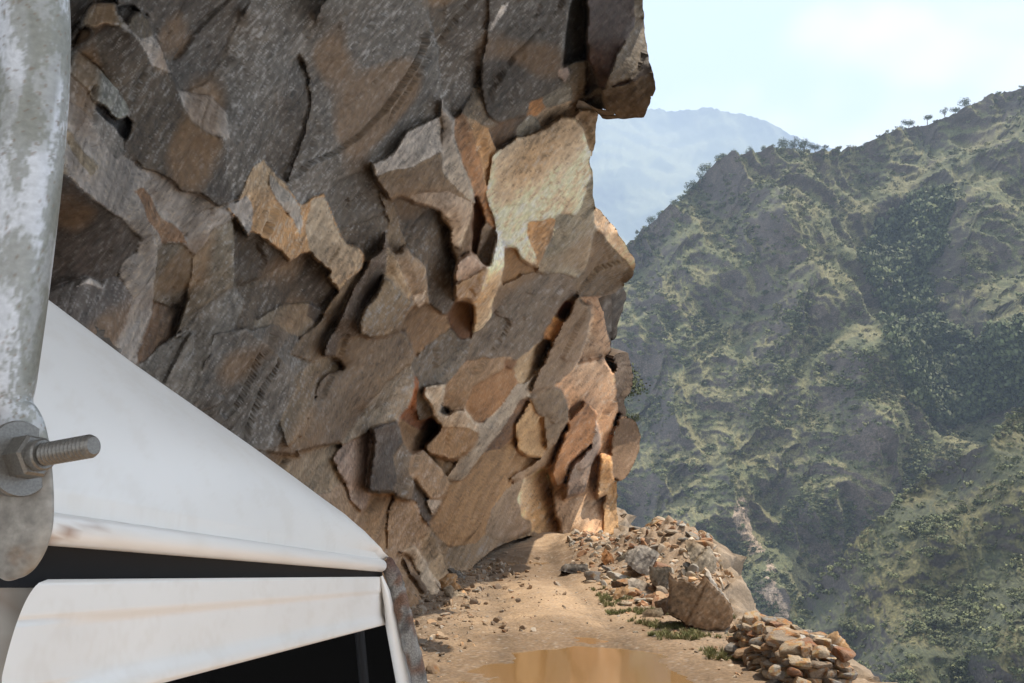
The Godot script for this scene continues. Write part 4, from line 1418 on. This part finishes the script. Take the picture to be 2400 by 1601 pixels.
	var lab := ["round dark tree on the right ridge skyline, tallest of the cluster of three", "flat topped tree in the cluster high on the right hand skyline", "small lone tree highest on the ridge at the right edge of the frame", "upright tree left of the highest ridge cluster", "low spreading tree on the bare step of the right ridge skyline", "broad tree leaning over the notch in the right ridge skyline", "small round tree just left of the broad notch tree on the ridge", "small bush like tree on the rising skyline right of the saddle", "small bush like tree on the saddle between the two ridges", "round tree standing at the right of the lone summit tree", "lone upright tree on the bare summit of the central ridge", "broad tree where the central ridge starts to fall to the left", "round dark tree on the left shoulder of the central ridge", "upright tree below the shoulder of the central ridge", "round tree halfway down the left skyline of the central ridge", "flat tree on the left skyline below the round one", "upright tree low on the left skyline of the central ridge", "round tree at the left end of the summit grove", "tallest tree in the middle of the summit grove", "round tree in the right half of the summit grove", "spreading tree at the right end of the summit grove", "dark tree just right of the bend in the left skyline", "spreading tree second lowest on the left skyline", "lowest tree on the left skyline above the far blue valley", "small tree between the ridge cluster and the tree at the right edge"]
	for k in spots.size():
		var sp: Array = spots[k]
		var p := at(sp[0], sp[1] + 9, idw([Vector3(1440, 600, 830), Vector3(1620, 440, 830), Vector3(1800, 365, 800), Vector3(1990, 420, 850), Vector3(2100, 320, 880), Vector3(2300, 250, 850)], sp[0], sp[1]))
		var hgt: float = sp[2] * 1.55
		var t := thing("ridge_tree", p)
		var tr := Sheet.new()
		for r in 4:
			for j in 6:
				var a := TAU * j / 6
				var g := r / 3.0
				tr.add(Vector3(cos(a), 0, sin(a)) * hgt * .05 * (1 - .6 * g) + Vector3(hgt * .06 * sin(g * 3 + k), hgt * (.62 * g - .12), 0))
		for r in 3:
			for j in 6:
				var a := r * 6 + j
				var b := r * 6 + (j + 1) % 6
				tr.quad(a, b, b + 6, a + 6)
		tr.normals()
		put(tr.mesh(), "trunk", M.bark, t)
		var cr := put(crowns[sp[3]], "crown", M.crown, t, Vector3(0, hgt * .3, 0))
		cr.scale = Vector3.ONE * hgt * (.62 if sp[3] != 2 else .5)
		cr.rotation.y = k * 1.7
		tag(t, lab[k], "tree", "trees along the mountain skyline")

# a boulder: a traced face with its own bearing and thickness
func boulder(tile: String, text: String, n: Vector3, d0: float, style: String, thick: float, called: String, label: String, category := "boulder", group := "") -> Node3D:
	var poly := points(tile, text)
	var low := poly[0]
	for p in poly:
		if p.y > low.y: low = p
	# it stands where its foot meets the ground
	var foot := on_ground(low.x, low.y, 0.0)
	for k in 8: foot = on_ground(low.x, low.y, lerpf(foot.y, ledge_y(foot.x, foot.z), .6))
	if -foot.z > 5.0 and -foot.z < 50.0: d0 = -foot.z
	var m := slab_mesh(poly, n, d0, style, thick, 4.0, .8)
	var base := m.get_aabb().position + m.get_aabb().size * Vector3(.5, 0, .5)
	var o := put(m, called, M.rock)
	tag(o, label, category, group)
	return o

func make_roadside() -> void:
	boulder("9", "565,640 600,690 700,705 790,752 848,672 900,740 1000,830 1070,940 1078,1000 1050,1065 1000,1105 880,1105 700,1045 600,995 558,965", Vector3(-.14, -.12, 1), 13.8, "boulder", .8, "boulder", "big brown boulder with a flat face and a pointed right top beside the stone wall")
	boulder("9", "850,672 885,668 950,760 1005,805 1085,920 1075,965 1000,838 900,738", Vector3(.3, .6, .7), 14.0, "schist_pale", .5, "boulder_splinter", "pale splinter of rock along the sloping right edge of the big boulder", "stone")
	boulder("9", "400,598 572,600 600,690 562,655 555,800 470,775 410,705", Vector3(-.15, .1, 1), 15.4, "tan_grey", .8, "boulder", "square grey boulder leaning on the left side of the big brown boulder")
	boulder("9", "240,470 330,420 400,428 492,490 440,582 402,662 330,642 218,562", Vector3(-.1, .42, .85), 18.0, "schist_pale", .9, "boulder", "large pale grey slab lying tilted on the rubble heap")
	boulder("9", "150,535 240,462 275,440 212,552 170,565", Vector3(-.1, .3, .9), 18.6, "tan_grey", .6, "boulder", "narrow dark stone wedged left of the pale slab on the heap")
	boulder("9", "28,500 70,448 122,500 132,572 70,592 33,545", Vector3(.1, .3, .9), 20.0, "orange_bright", .5, "boulder", "bright orange stone at the left foot of the rubble heap")
	boulder("9", "695,392 760,378 842,430 912,520 934,622 882,662 800,652 740,560", Vector3(.1, .35, .85), 20.5, "ochre_grey", .6, "boulder", "rounded grey boulder at the outer end of the rubble heap above the gorge")
	boulder("9", "103,706 135,700 242,745 205,760 150,762 122,805 104,785", Vector3(-.4, -.1, .9), 16.2, "rust_brown", .3, "broken_stone", "dark brown broken stone behind the orange one in the grass", "stone")
	boulder("9", "148,760 240,750 258,800 150,862 124,840", Vector3(.2, .35, .9), 16.0, "orange", .3, "broken_stone", "orange faced stone standing in the grass of the verge", "stone")
	boulder("9", "243,690 290,678 402,720 412,752 350,792 258,762", Vector3(.1, .5, .85), 16.6, "white_grey", .35, "broken_stone", "whitish stone in the grass left of the square grey boulder", "stone")
	boulder("9", "452,880 562,830 562,945 530,985 458,925", Vector3(-.2, .1, .9), 14.2, "rust_brown", .4, "broken_stone", "reddish brown stone against the left foot of the big boulder", "stone")
	boulder("9", "358,950 400,918 512,918 528,962 500,1002 370,988", Vector3(0, .45, .85), 13.9, "ochre_grey", .35, "broken_stone", "flat layered stone lying in front of the reddish brown one", "stone")
	boulder("a", "1205,548 1250,500 1400,503 1415,545 1320,572", Vector3(0, .5, .85), 27.0, "schist_dark", .8, "broken_stone", "dark flat stone in the shade at the right side of the road", "stone")
	boulder("a", "398,640 440,608 500,618 555,672 480,694 420,672", Vector3(.2, .5, .85), 20.4, "orange", .4, "broken_stone", "orange and cream stone at the foot of the cliff by the road", "stone")
	boulder("a", "425,690 470,680 560,690 555,722 470,735", Vector3(.2, .6, .8), 19.6, "cream_dull", .3, "broken_stone", "small cream stone just in front of the orange one under the cliff", "stone")
	boulder("a", "462,552 520,540 568,588 548,612 490,604", Vector3(.2, .4, .85), 22.5, "schist", .4, "broken_stone", "grey stone at the cliff foot behind the orange one", "stone")
	boulder("a", "382,450 440,445 455,500 400,525", Vector3(.3, .3, .85), 24.5, "brown_grey", .4, "broken_stone", "brown stone half sunk in the talus under the cliff", "stone")
	boulder("a", "1208,262 1240,238 1275,248 1262,268 1218,275", Vector3(.1, .5, .85), 43.0, "schist", .7, "broken_stone", "small dark stone on the crest where the road disappears", "stone")
	# dry stone wall on the edge
	var kinds: Array = []
	for k in 9: kinds.append(stone_mesh(3, [.6, .8, .5, .95, .55, .7, .85, .5, .75][k], .03, 100 + k))
	var wall_o := thing("stone_wall", Vector3(3.0, 0, -10.6))
	tag(wall_o, "low heap of loosely stacked broken stones on the road's outer edge", "stone wall")
	var heap: Array = []
	for layer in 5:
		var y := .04 + layer * .085
		var inset := layer * .035
		var z := -12.1 + inset
		while z < -9.5:
			var x := 2.62 + inset + .1 * (z + 12.3) * -.12
			var xe := 3.28 - inset - .25 * sstep(-11.5, -12.4, z)
			while x < xe:
				var edge := x < 2.62 + inset + .3 or z < -11.8 or z > -9.9 or layer >= 3
				if edge or rng.randf() < .55:
					heap.append([Vector3(x + rng.randf_range(-.04, .04), y + rng.randf_range(-.02, .02), z + rng.randf_range(-.05, .05)), rng.randf_range(.055, .118) * (1.12 if layer >= 3 else 1.0)])
				x += rng.randf_range(.13, .21)
			z += rng.randf_range(.15, .21)
	for h in heap:
		if heap.find(h) > 290: break
		if (h[0] as Vector3).z > -9.6 and (h[0] as Vector3).y > .3 and rng.randf() < .5: continue
		var st := put(kinds[rng.randi() % 9], "stone", M["stone%d" % [0, 0, 1, 1, 2, 2, 3, 4, 5, 1][rng.randi() % 10]], wall_o, (h[0] as Vector3) - wall_o.position)
		st.rotation = Vector3(rng.randf_range(-.35, .35), rng.randf() * TAU, rng.randf_range(-.35, .35))
		st.scale = Vector3(rng.randf_range(.9, 1.5), rng.randf_range(.75, 1.05), rng.randf_range(.8, 1.2)) * (h[1] as float)
	var top := put(slab_mesh(points("9", "1715,1240 1800,1140 1885,1102 1960,1190 1998,1262 1900,1270 1780,1275"), Vector3(-.25, .35, .9), 10.3, "orange", .22, 4.0, .6), "top_stone", M.rock, wall_o, -wall_o.position)
	top.set_meta("label", "large pointed orange stone on top")
	# loose stones on the heap
	for k in 34:
		var x := rng.randf_range(1.6, 4.6)
		var z := -rng.randf_range(17.5, 30.0)
		if x > edge_x(z) - .2: x = edge_x(z) - .3
		var o := put(kinds[k % 9], "loose_stone", M["stone%d" % (k % 6)], self, Vector3(x, ledge_y(x, z) + .03, z))
		o.rotation = Vector3(rng.randf_range(-.4, .4), rng.randf() * TAU, rng.randf_range(-.4, .4))
		o.scale = Vector3(1.2, .8, 1) * rng.randf_range(.09, .26)
		tag(o, "angular broken stone lying loose among the rubble of the roadside heap", "stone", "loose stones on the rubble heap")
	# gravel
	var peb := stone_mesh(1, .6, .1, 300)
	var where: Array = []
	var cols: Array = []
	for k in 5200:
		var z := -rng.randf_range(9.0, 46.0)
		var d := -z
		var x := 0.0
		var size := .02
		var pick := rng.randf()
		if pick < .5:
			z = -rng.randf_range(16.0, 36.0)
			d = -z
			x = rng.randf_range(road_mid(d) + 1.1 + .6 * rng.randf(), edge_x(z))
			size = .014 + .13 * pow(rng.randf(), 4.0)
		elif pick < .75:
			x = foot_x(d) + absf(rng.randfn()) * .6
			size = .01 + .07 * pow(rng.randf(), 5.0)
			if rng.randf() < .5: continue
		else:
			z = -rng.randf_range(9.5, 19.0)
			d = -z
			x = rng.randf_range(-1.6, edge_x(z))
			var u := Vector2((x - .72) / 1.28, (z + 10.3) / 3.0).length()
			if u < 1.15 or (absf(x - road_mid(d)) < 1.0 and rng.randf() < .75): continue
			size = .008 + .028 * pow(rng.randf(), 2.0)
		where.append(spot(Vector3(x, ledge_y(x, z) + size * rng.randf_range(-.25, .3), z), size, .8))
		cols.append([Color(.42, .28, .17), Color(.36, .29, .22), Color(.3, .28, .25), Color(.45, .38, .3), Color(.33, .19, .11)][rng.randi() % 5] * rng.randf_range(.7, 1.25))
	for k in 2200:
		var z := -rng.randf_range(9.3, 26.0)
		var x := foot_x(-z) - .2 + absf(rng.randfn()) * 1.0
		if Vector2((x - .72) / 1.28, (z + 10.3) / 3.0).length() < 1.1: continue
		var size := .006 + .08 * pow(rng.randf(), 9.0)
		where.append(spot(Vector3(x, ledge_y(x, z) + size * .25, z), size, .8))
		cols.append([Color(.24, .165, .105), Color(.3, .22, .15), Color(.2, .15, .11), Color(.34, .29, .24)][rng.randi() % 4] * rng.randf_range(.7, 1.2))
	for k in where.size():
		var t: Transform3D = where[k]
		where[k] = Transform3D(Basis(Vector3(rng.randfn(), rng.randfn(), rng.randfn()).normalized(), rng.randf() * 2.2) * t.basis, t.origin)
	scatter("gravel", peb, mat(Color(1, 1, 1), .9), where, cols)
	# grass on the verge
	var tuft := Sheet.new()
	for k in 16:
		var a := rng.randf() * TAU
		var lean := rng.randf_range(.15, .8)
		var hgt := rng.randf_range(.5, 1.0)
		var root := Vector3(cos(a), 0, sin(a)) * rng.randf() * .35
		var tip := root + Vector3(cos(a) * lean, hgt, sin(a) * lean)
		var side := Vector3(-sin(a), 0, cos(a)) * .06
		var v := rng.randf_range(.7, 1.3)
		var k0 := tuft.v.size()
		for w in [root - side, root + side, (root + tip) * .5 + side * .7 + Vector3(0, .12, 0), (root + tip) * .5 - side * .7 + Vector3(0, .12, 0), tip]:
			tuft.add(w, Color(v, v, v * .9))
		tuft.quad(k0, k0 + 1, k0 + 2, k0 + 3)
		tuft.tri(k0 + 3, k0 + 2, k0 + 4)
	tuft.normals()
	var gw: Array = []
	var gc: Array = []
	for k in 5200:
		var z := -rng.randf_range(11.5, 19.5)
		var x := rng.randf_range(1.45, edge_x(z) - .1)
		var g := na.get_noise_2d(x * 1.1, z * 1.1) + .4 * nb.get_noise_2d(x * 3, z * 3)
		var band := exp(-pow((x - lerpf(2.35, 1.75, sstep(12.5, 17.0, -z))) / .5, 2.0))
		if g + band < .95: continue
		gw.append(spot(Vector3(x, ledge_y(x, z) - .005, z), rng.randf_range(.03, .09)))
		gc.append(Color(.14, .155, .055).lerp(Color(.33, .27, .14), rng.randf() * rng.randf()) * rng.randf_range(.7, 1.2))
	scatter("verge_grass", tuft.mesh(), M.leaf, gw, gc)
	# shrubs hanging on the cliff's corner
	var sp := [[1450, 885, 1.0, "green shrub clinging to the dark corner of the cliff, highest one"], [1462, 910, 1.15, "bushy shrub jutting out from the cliff corner over the gorge"], [1474, 978, .6, "small shrub on top of the dark overhanging block at the cliff corner"]]
	for q in sp:
		var sm := leafy(700, .055, .9, int(q[0]), 10)
		var o := thing("cliff_shrub", at(q[0], q[1], 42.0))
		var crn := put(sm.mesh(), "foliage", M.leaf_dark, o, Vector3(0, -.4 * q[2], 0))
		crn.scale = Vector3.ONE * q[2]
		tag(o, q[3], "shrub")

# ------------------------------------------------------------------ vehicle
func tube(path: PackedVector3Array, radii: PackedVector2Array, side: Vector3, seg: int, tint: Callable) -> Sheet:
	var sh := Sheet.new()
	for k in path.size():
		var t := (path[mini(k + 1, path.size() - 1)] - path[maxi(k - 1, 0)]).normalized()
		var a := (side - t * side.dot(t)).normalized()
		var b := t.cross(a)
		for j in seg:
			var w := TAU * j / seg
			var p := path[k] + a * cos(w) * radii[k].x + b * sin(w) * radii[k].y
			sh.add(p, tint.call(p))
	for k in path.size() - 1:
		for j in seg:
			var a := k * seg + j
			var b := k * seg + (j + 1) % seg
			sh.quad(a, b, b + seg, a + seg)
	for e in [0, path.size() - 1]:
		var c := sh.add(path[e], tint.call(path[e]))
		for j in seg: sh.tri(c, e * seg + j, e * seg + (j + 1) % seg)
	# turn all triangles outwards
	for k in range(0, sh.i.size(), 3):
		var m := (sh.v[sh.i[k]] + sh.v[sh.i[k + 1]] + sh.v[sh.i[k + 2]]) / 3.0
		var near := path[clampi(sh.i[k] / seg, 0, path.size() - 1)] if sh.i[k] < path.size() * seg else m - (path[1] - path[0]) * (-1.0 if sh.i[k] == path.size() * seg else 1.0)
		var w := (sh.v[sh.i[k + 2]] - sh.v[sh.i[k]]).cross(sh.v[sh.i[k + 1]] - sh.v[sh.i[k]])
		if w.dot(m - near) < 0:
			var x := sh.i[k + 1]
			sh.i[k + 1] = sh.i[k + 2]
			sh.i[k + 2] = x
	sh.normals()
	return sh

func sheet_of(rows: Array, face: Vector3, tint: Callable) -> Sheet:
	var sh := Sheet.new()
	var w: int = rows[0].size()
	for r in rows:
		for p: Vector3 in r: sh.add(p, tint.call(p))
	for r in rows.size() - 1:
		for k in w - 1:
			var a := r * w + k
			sh.quad(a, a + 1, a + w + 1, a + w)
	sh.normals(face)
	return sh

func side_d(px: float) -> float:   # distance of the vehicle's near side
	return 1.0 / maxf(.4, lerpf(1.0 / .75, 1.0 / 2.1, (px - 60.0) / 830.0))

func crown_d(px: float) -> float:
	return 1.0 / lerpf(1.0 / 1.2, 1.0 / 2.12, (px - 110.0) / 780.0)

func along_line(line: PackedVector2Array, x: float) -> float:
	for k in line.size() - 1:
		if x <= line[k + 1].x or k == line.size() - 2:
			return lerpf(line[k].y, line[k + 1].y, (x - line[k].x) / (line[k + 1].x - line[k].x))
	return 0.0

func white(p: Vector3) -> Color:
	var v := nf.get_noise_3dv(p * 4.0)
	var c := Color(.78, .76, .725) * (1.0 + .035 * v)
	# dust film, and fine scratches and chips
	c = c.lerp(Color(.56, .49, .40), .15 * sstep(.0, .5, nf.get_noise_3dv(p * Vector3(9, 14, 9) + Vector3(4, 4, 4)) + .3 * nb.get_noise_3dv(p * 70.0)))
	return c

func plain(_p: Vector3) -> Color:
	return Color(1, 1, 1)

func galvanised(p: Vector3) -> Color:
	var v := nf.get_noise_3dv(p * Vector3(40, 14, 40))
	var f := nf.get_noise_3dv(p * Vector3(240, 150, 240))
	var c := Color(.33, .34, .32).lerp(Color(.60, .62, .65), sstep(-.1, .22, v + .55 * f - .02))
	c = c.lerp(Color(.2, .2, .16), .6 * sstep(.15, .5, nb.get_noise_3dv(p * Vector3(30, 9, 30))))
	if nb.get_noise_3dv(p * 260.0) > .66: c = c.lerp(Color(.2, .13, .08), .55)
	return c

func weathered(p: Vector3) -> Color:
	var v := nf.get_noise_3dv(p * 45.0)
	var c := Color(.36, .34, .31).lerp(Color(.13, .12, .11), sstep(-.05, .25, v))
	return c.lerp(Color(.2, .09, .045), sstep(.05, .3, nb.get_noise_3dv(p * 25.0)) * .8)

func dusty(p: Vector3) -> Color:
	var c := Color(.33, .31, .275) * (1 + .4 * nf.get_noise_3dv(p * 70.0))
	return c.lerp(Color(.22, .14, .08), .6 * sstep(.05, .4, nf.get_noise_3dv(p * 30.0)))

func rod(a: Vector3, axis: Vector3, prof: Array, seg: int, mtl: Material, called: String, parent: Node, turn := 0.0, sharp := false) -> MeshInstance3D:
	var u := axis.cross(Vector3(0, 0, 1)).normalized()
	var w := axis.cross(u).normalized()
	var sh := Sheet.new()
	for r in prof.size() - 1:
		for j in seg:
			var k0 := sh.v.size()
			for q in [[r, j], [r, j + 1], [r + 1, j + 1], [r + 1, j]]:
				var ang: float = TAU * q[1] / seg + turn
				var dir := u * cos(ang) + w * sin(ang)
				sh.v.append(a + axis * prof[q[0]][0] + dir * prof[q[0]][1])
				sh.c.append(Color.WHITE)
				var ma := TAU * (j + .5) / seg + turn
				var nd := (u * cos(ma) + w * sin(ma)) if sharp else dir
				var dz: float = prof[r + 1][0] - prof[r][0]
				var dr: float = prof[r + 1][1] - prof[r][1]
				sh.n.append((nd * dz - axis * dr).normalized() if absf(dz) + absf(dr) > 0 else nd)
			var g := (sh.v[k0 + 2] - sh.v[k0]).cross(sh.v[k0 + 1] - sh.v[k0])
			if g.length() < 1e-14: g = (sh.v[k0 + 3] - sh.v[k0]).cross(sh.v[k0 + 2] - sh.v[k0])
			if g.dot(sh.n[k0]) > 0: sh.quad(k0, k0 + 1, k0 + 2, k0 + 3)
			else: sh.quad(k0, k0 + 3, k0 + 2, k0 + 1)
	return put(sh.mesh(), called, mtl, parent)

func make_vehicle() -> void:
	var car := thing("white_vehicle")
	tag(car, "white vehicle with dusty roof and window frame parked under the cliff, galvanised pole bolted on", "vehicle")
	var out := Vector3(.8, .3, .5)
	# roof
	var crown := points("0", "-700,117 20,635 110,700 310,850 600,1053 700,1126 759,1170 804,1202 842,1240 865,1273 884,1304 897,1316")
	var rows := []
	for k in 43: rows.append([])
	for k in 241:
		var g := k / 240.0
		var px := lerpf(-700, 897, 1.0 - pow(1.0 - g, 1.5))
		var gy := 1207 + (px - 125) * .1390
		var cy := along_line(crown, px)
		var ky := minf(1155 + (px - 125) * .186, gy - .5)
		ky = maxf(ky, cy)
		var gp := at(px, gy, side_d(px))
		var kp := at(px, ky, side_d(px) + .006)
		var cp := at(px, cy, crown_d(px) + .01)
		rows[0].append(gp)
		rows[1].append(kp)
		for j in 40:
			var f := .02 + .98 * j / 39.0
			rows[2 + j].append(kp.lerp(cp, f) + Vector3(.013, .009, 0) * sin(f * PI))
		rows[42].append(at(px - 330, cy + 40, crown_d(px) + .9))
	put(sheet_of(rows, Vector3(.5, .8, .3), white).mesh(), "roof", M.paint, car)
	# rolled gutter
	var gp := PackedVector3Array()
	var gr := PackedVector2Array()
	for k in 41:
		var px := lerpf(-500, 892, k / 40.0)
		gp.append(at(px, 1241 + (px - 130) * .1115, side_d(px)))
		gr.append(Vector2(.0128, .0128))
	put(tube(gp, gr, Vector3.UP, 20, func(p: Vector3) -> Color:
		var c := white(p)
		return c.lerp(Color(.25, .12, .06), .7 * sstep(.32, .5, nb.get_noise_3dv(p * 40.0)) * sstep(-1.0, -.8, p.z))).mesh(), "roof_gutter", M.paint, car)
	# dark seal between roof and frame
	var r0 := []
	var r1 := []
	var r2 := []
	for k in 41:
		var px := lerpf(-500, 896, k / 40.0)
		r0.append(at(px, 1262 + (px - 130) * .09, side_d(px) + .012))
		r1.append(at(px, 1325 + (px - 130) * .035, side_d(px) + .03))
		r2.append(at(px, 1378, side_d(px) + .022))
	put(sheet_of([r0, r1, r2], out, plain).mesh(), "door_seal", M.rubber, car)
	# upper frame of the door, pressed steel
	var prof := []
	for k in 41:
		var t := k / 40.0
		prof.append([t, .010 * (1 - sstep(0, .03, t)) + .016 * sstep(.26, .36, t) * (1 - sstep(.74, .92, t)) + .004 * sstep(.36, .72, t) * (1 - sstep(.74, .92, t)) + .01 * sstep(.97, 1.0, t)])
	prof.append([1.0, .05])
	rows = []
	for q in prof:
		var t: float = q[0]
		var row := []
		var x0 := 112.0 - 108.0 * sqrt(clampf(t * 1.5, 0, 1))
		for k in 161:
			var u := k / 160.0
			var px := lerpf(x0, lerpf(892, 906, t), u)
			var ty := 1358 - (px - 110) * .0077
			var by := 1601 + (383 - px) * .2625
			var fade := sstep(.02, .3, u) if t > .3 and t < .8 else 1.0
			row.append(at(px, lerpf(ty, by, t), side_d(px) + (q[1] as float) * fade))
		rows.append(row)
	put(sheet_of(rows, out, white).mesh(), "door_frame", M.paint, car)
	# the pillar behind the door, beside the pole
	var bp: Array = []
	for k in 13:
		var py := lerpf(1345, 1900, k / 12.0)
		var row: Array = []
		for j in 9:
			var px := lerpf(-420, 118, j / 8.0)
			row.append(at(px, py, .84 + .03 * sin(j * .8)))
		bp.append(row)
	put(sheet_of(bp, out, dusty).mesh(), "rear_pillar", M.paint, car)
	# front pillar of the window frame
	var inner := [[890, 1352], [901, 1420], [905, 1464], [917, 1530], [930, 1601], [960, 1760]]
	var outer := [[897, 1349], [914, 1385], [925, 1430], [944, 1501], [966, 1601], [1008, 1790]]
	rows = [[], [], [], [], []]
	for k in 6:
		var d := 2.1 + k * .01
		rows[0].append(at(inner[k][0] - 2, inner[k][1], d + .05))
		rows[1].append(at(inner[k][0], inner[k][1], d + .005))
		rows[2].append(at((inner[k][0] + outer[k][0]) * .5, (inner[k][1] + outer[k][1]) * .5, d))
		rows[3].append(at(outer[k][0], outer[k][1], d + .006))
		rows[4].append(at(outer[k][0] - 1, outer[k][1], d + .06))
	put(sheet_of(rows, Vector3(.4, .1, 1), white).mesh(), "window_pillar", M.paint, car)
	# weathered windscreen trim with its rusty head
	var tp := PackedVector3Array()
	var trr := PackedVector2Array()
	var cen := [[902, 1314], [908, 1320], [920, 1345], [931, 1378], [942, 1425], [960, 1500], [984, 1601], [1030, 1790]]
	for k in cen.size():
		tp.append(at(cen[k][0], cen[k][1], 2.13))
		trr.append(Vector2(.017, .014) * (.45 if k == 0 else .85 if k == 1 else 1.0))
	var fine := PackedVector3Array()
	var finer := PackedVector2Array()
	for k in tp.size() - 1:
		for j in 6:
			fine.append(tp[k].lerp(tp[k + 1], j / 6.0) + Vector3(na.get_noise_1d(k * 6 + j), nb.get_noise_1d(k * 6 + j), 0) * .002)
			finer.append(trr[k].lerp(trr[k + 1], j / 6.0))
	put(tube(fine, finer, Vector3(1, 0, 0), 14, func(p: Vector3) -> Color:
		return weathered(p).lerp(Color(.15, .06, .035), .8 * sstep(1.78, 1.83, p.y))).mesh(), "windscreen_trim", M.rusty, car)
	# what is behind the window: dark cabin with a post
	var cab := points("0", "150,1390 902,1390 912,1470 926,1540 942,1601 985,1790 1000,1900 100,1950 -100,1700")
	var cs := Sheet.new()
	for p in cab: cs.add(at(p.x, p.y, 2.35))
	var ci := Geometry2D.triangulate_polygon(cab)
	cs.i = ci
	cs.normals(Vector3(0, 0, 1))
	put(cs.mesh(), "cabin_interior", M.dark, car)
	var pp := PackedVector3Array([at(838, 1430, 2.28), at(862, 1700, 2.28)])
	put(tube(pp, PackedVector2Array([Vector2(.011, .02), Vector2(.011, .02)]), Vector3(1, 0, 0), 12, plain).mesh(), "inner_post", M.rubber, car)
	# galvanised pole with a flattened end, bolt and nut
	var path := PackedVector3Array()
	var rad := PackedVector2Array()
	var ctl := [[20, -330, 90, 90], [50, -180, 90, 90], [66, -60, 90, 90], [73, 60, 90, 90], [69, 200, 90, 90], [60, 320, 90, 90], [48, 440, 90, 90], [18, 680, 90, 90], [-8, 880, 88, 86], [-8, 960, 82, 70], [14, 1020, 96, 42], [22, 1090, 102, 30], [26, 1180, 104, 28], [24, 1250, 100, 28], [16, 1310, 78, 26], [6, 1345, 40, 20], [2, 1354, 8, 6]]
	for k in ctl.size() - 1:
		for j in 30:
			var t := j / 30.0
			var p0: Array = ctl[maxi(k - 1, 0)]
			var p3: Array = ctl[mini(k + 2, ctl.size() - 1)]
			var v: Array = []
			for m in 4: v.append(cubic_interpolate(ctl[k][m], ctl[k + 1][m], p0[m], p3[m], t))
			path.append(at(v[0], v[1], .62))
			rad.append(Vector2(maxf(v[2], 4), maxf(v[3], 4)) * .62 / FOCAL)
	var pole := put(tube(path, rad, Vector3(1, 0, .12), 96, func(p: Vector3) -> Color:
		return galvanised(p).lerp(dusty(p), sstep(2.035, 2.0, p.y))).mesh(), "roof_pole", M.steel, car)
	var axis := Vector3(.90, .115, .42).normalized()
	var b0 := at(42, 1076, .602)
	var z := 1.0
	rod(b0, axis, [[-.004, 0.0], [-.004, .0225 * z], [.0015, .0232 * z], [.003, .0225 * z], [.003, 0.0]], 40, M.bolt, "washer", pole)
	rod(b0, axis, [[.003, .0135 * z], [.015 * z, .0135 * z], [.0165 * z, .0118 * z], [.0165 * z, .0]], 6, M.bolt, "nut", pole, .35, true)
	var th := [[.01, .0062 * z]]
	for k in 12:
		th.append([.0225 + k * .0032, .0056])
		th.append([.0225 + .0010 + k * .0032, .0070])
		th.append([.0225 + .0018 + k * .0032, .0070])
	th.append([.0615, .006])
	th.append([.0625, .005])
	th.append([.0625, 0.0])
	rod(b0, axis, [[.0165 * z, .0], [.0165 * z, .0095 * z], [.0215 * z, .0095 * z], [.0225 * z, .0085 * z], [.0225 * z, 0.0]], 24, M.bolt, "lock_nut", pole)
	rod(b0, axis, th, 24, M.bolt, "bolt_stud", pole)
	# the rest of the body, below the picture
	var body := BoxMesh.new()
	body.size = Vector3(1.45, .6, 3.6)
	put(body, "body", M.paint, car, Vector3(-1.15, .72, -1.5))
	for q in [[-.5, -2.8], [-1.8, -2.8], [-.5, -.3], [-1.8, -.3]]:
		var wh := CylinderMesh.new()
		wh.top_radius = .36
		wh.bottom_radius = .36
		wh.height = .22
		var o := put(wh, "wheel", M.rubber, car, Vector3(q[0], .36, q[1]))
		o.rotation.z = PI / 2
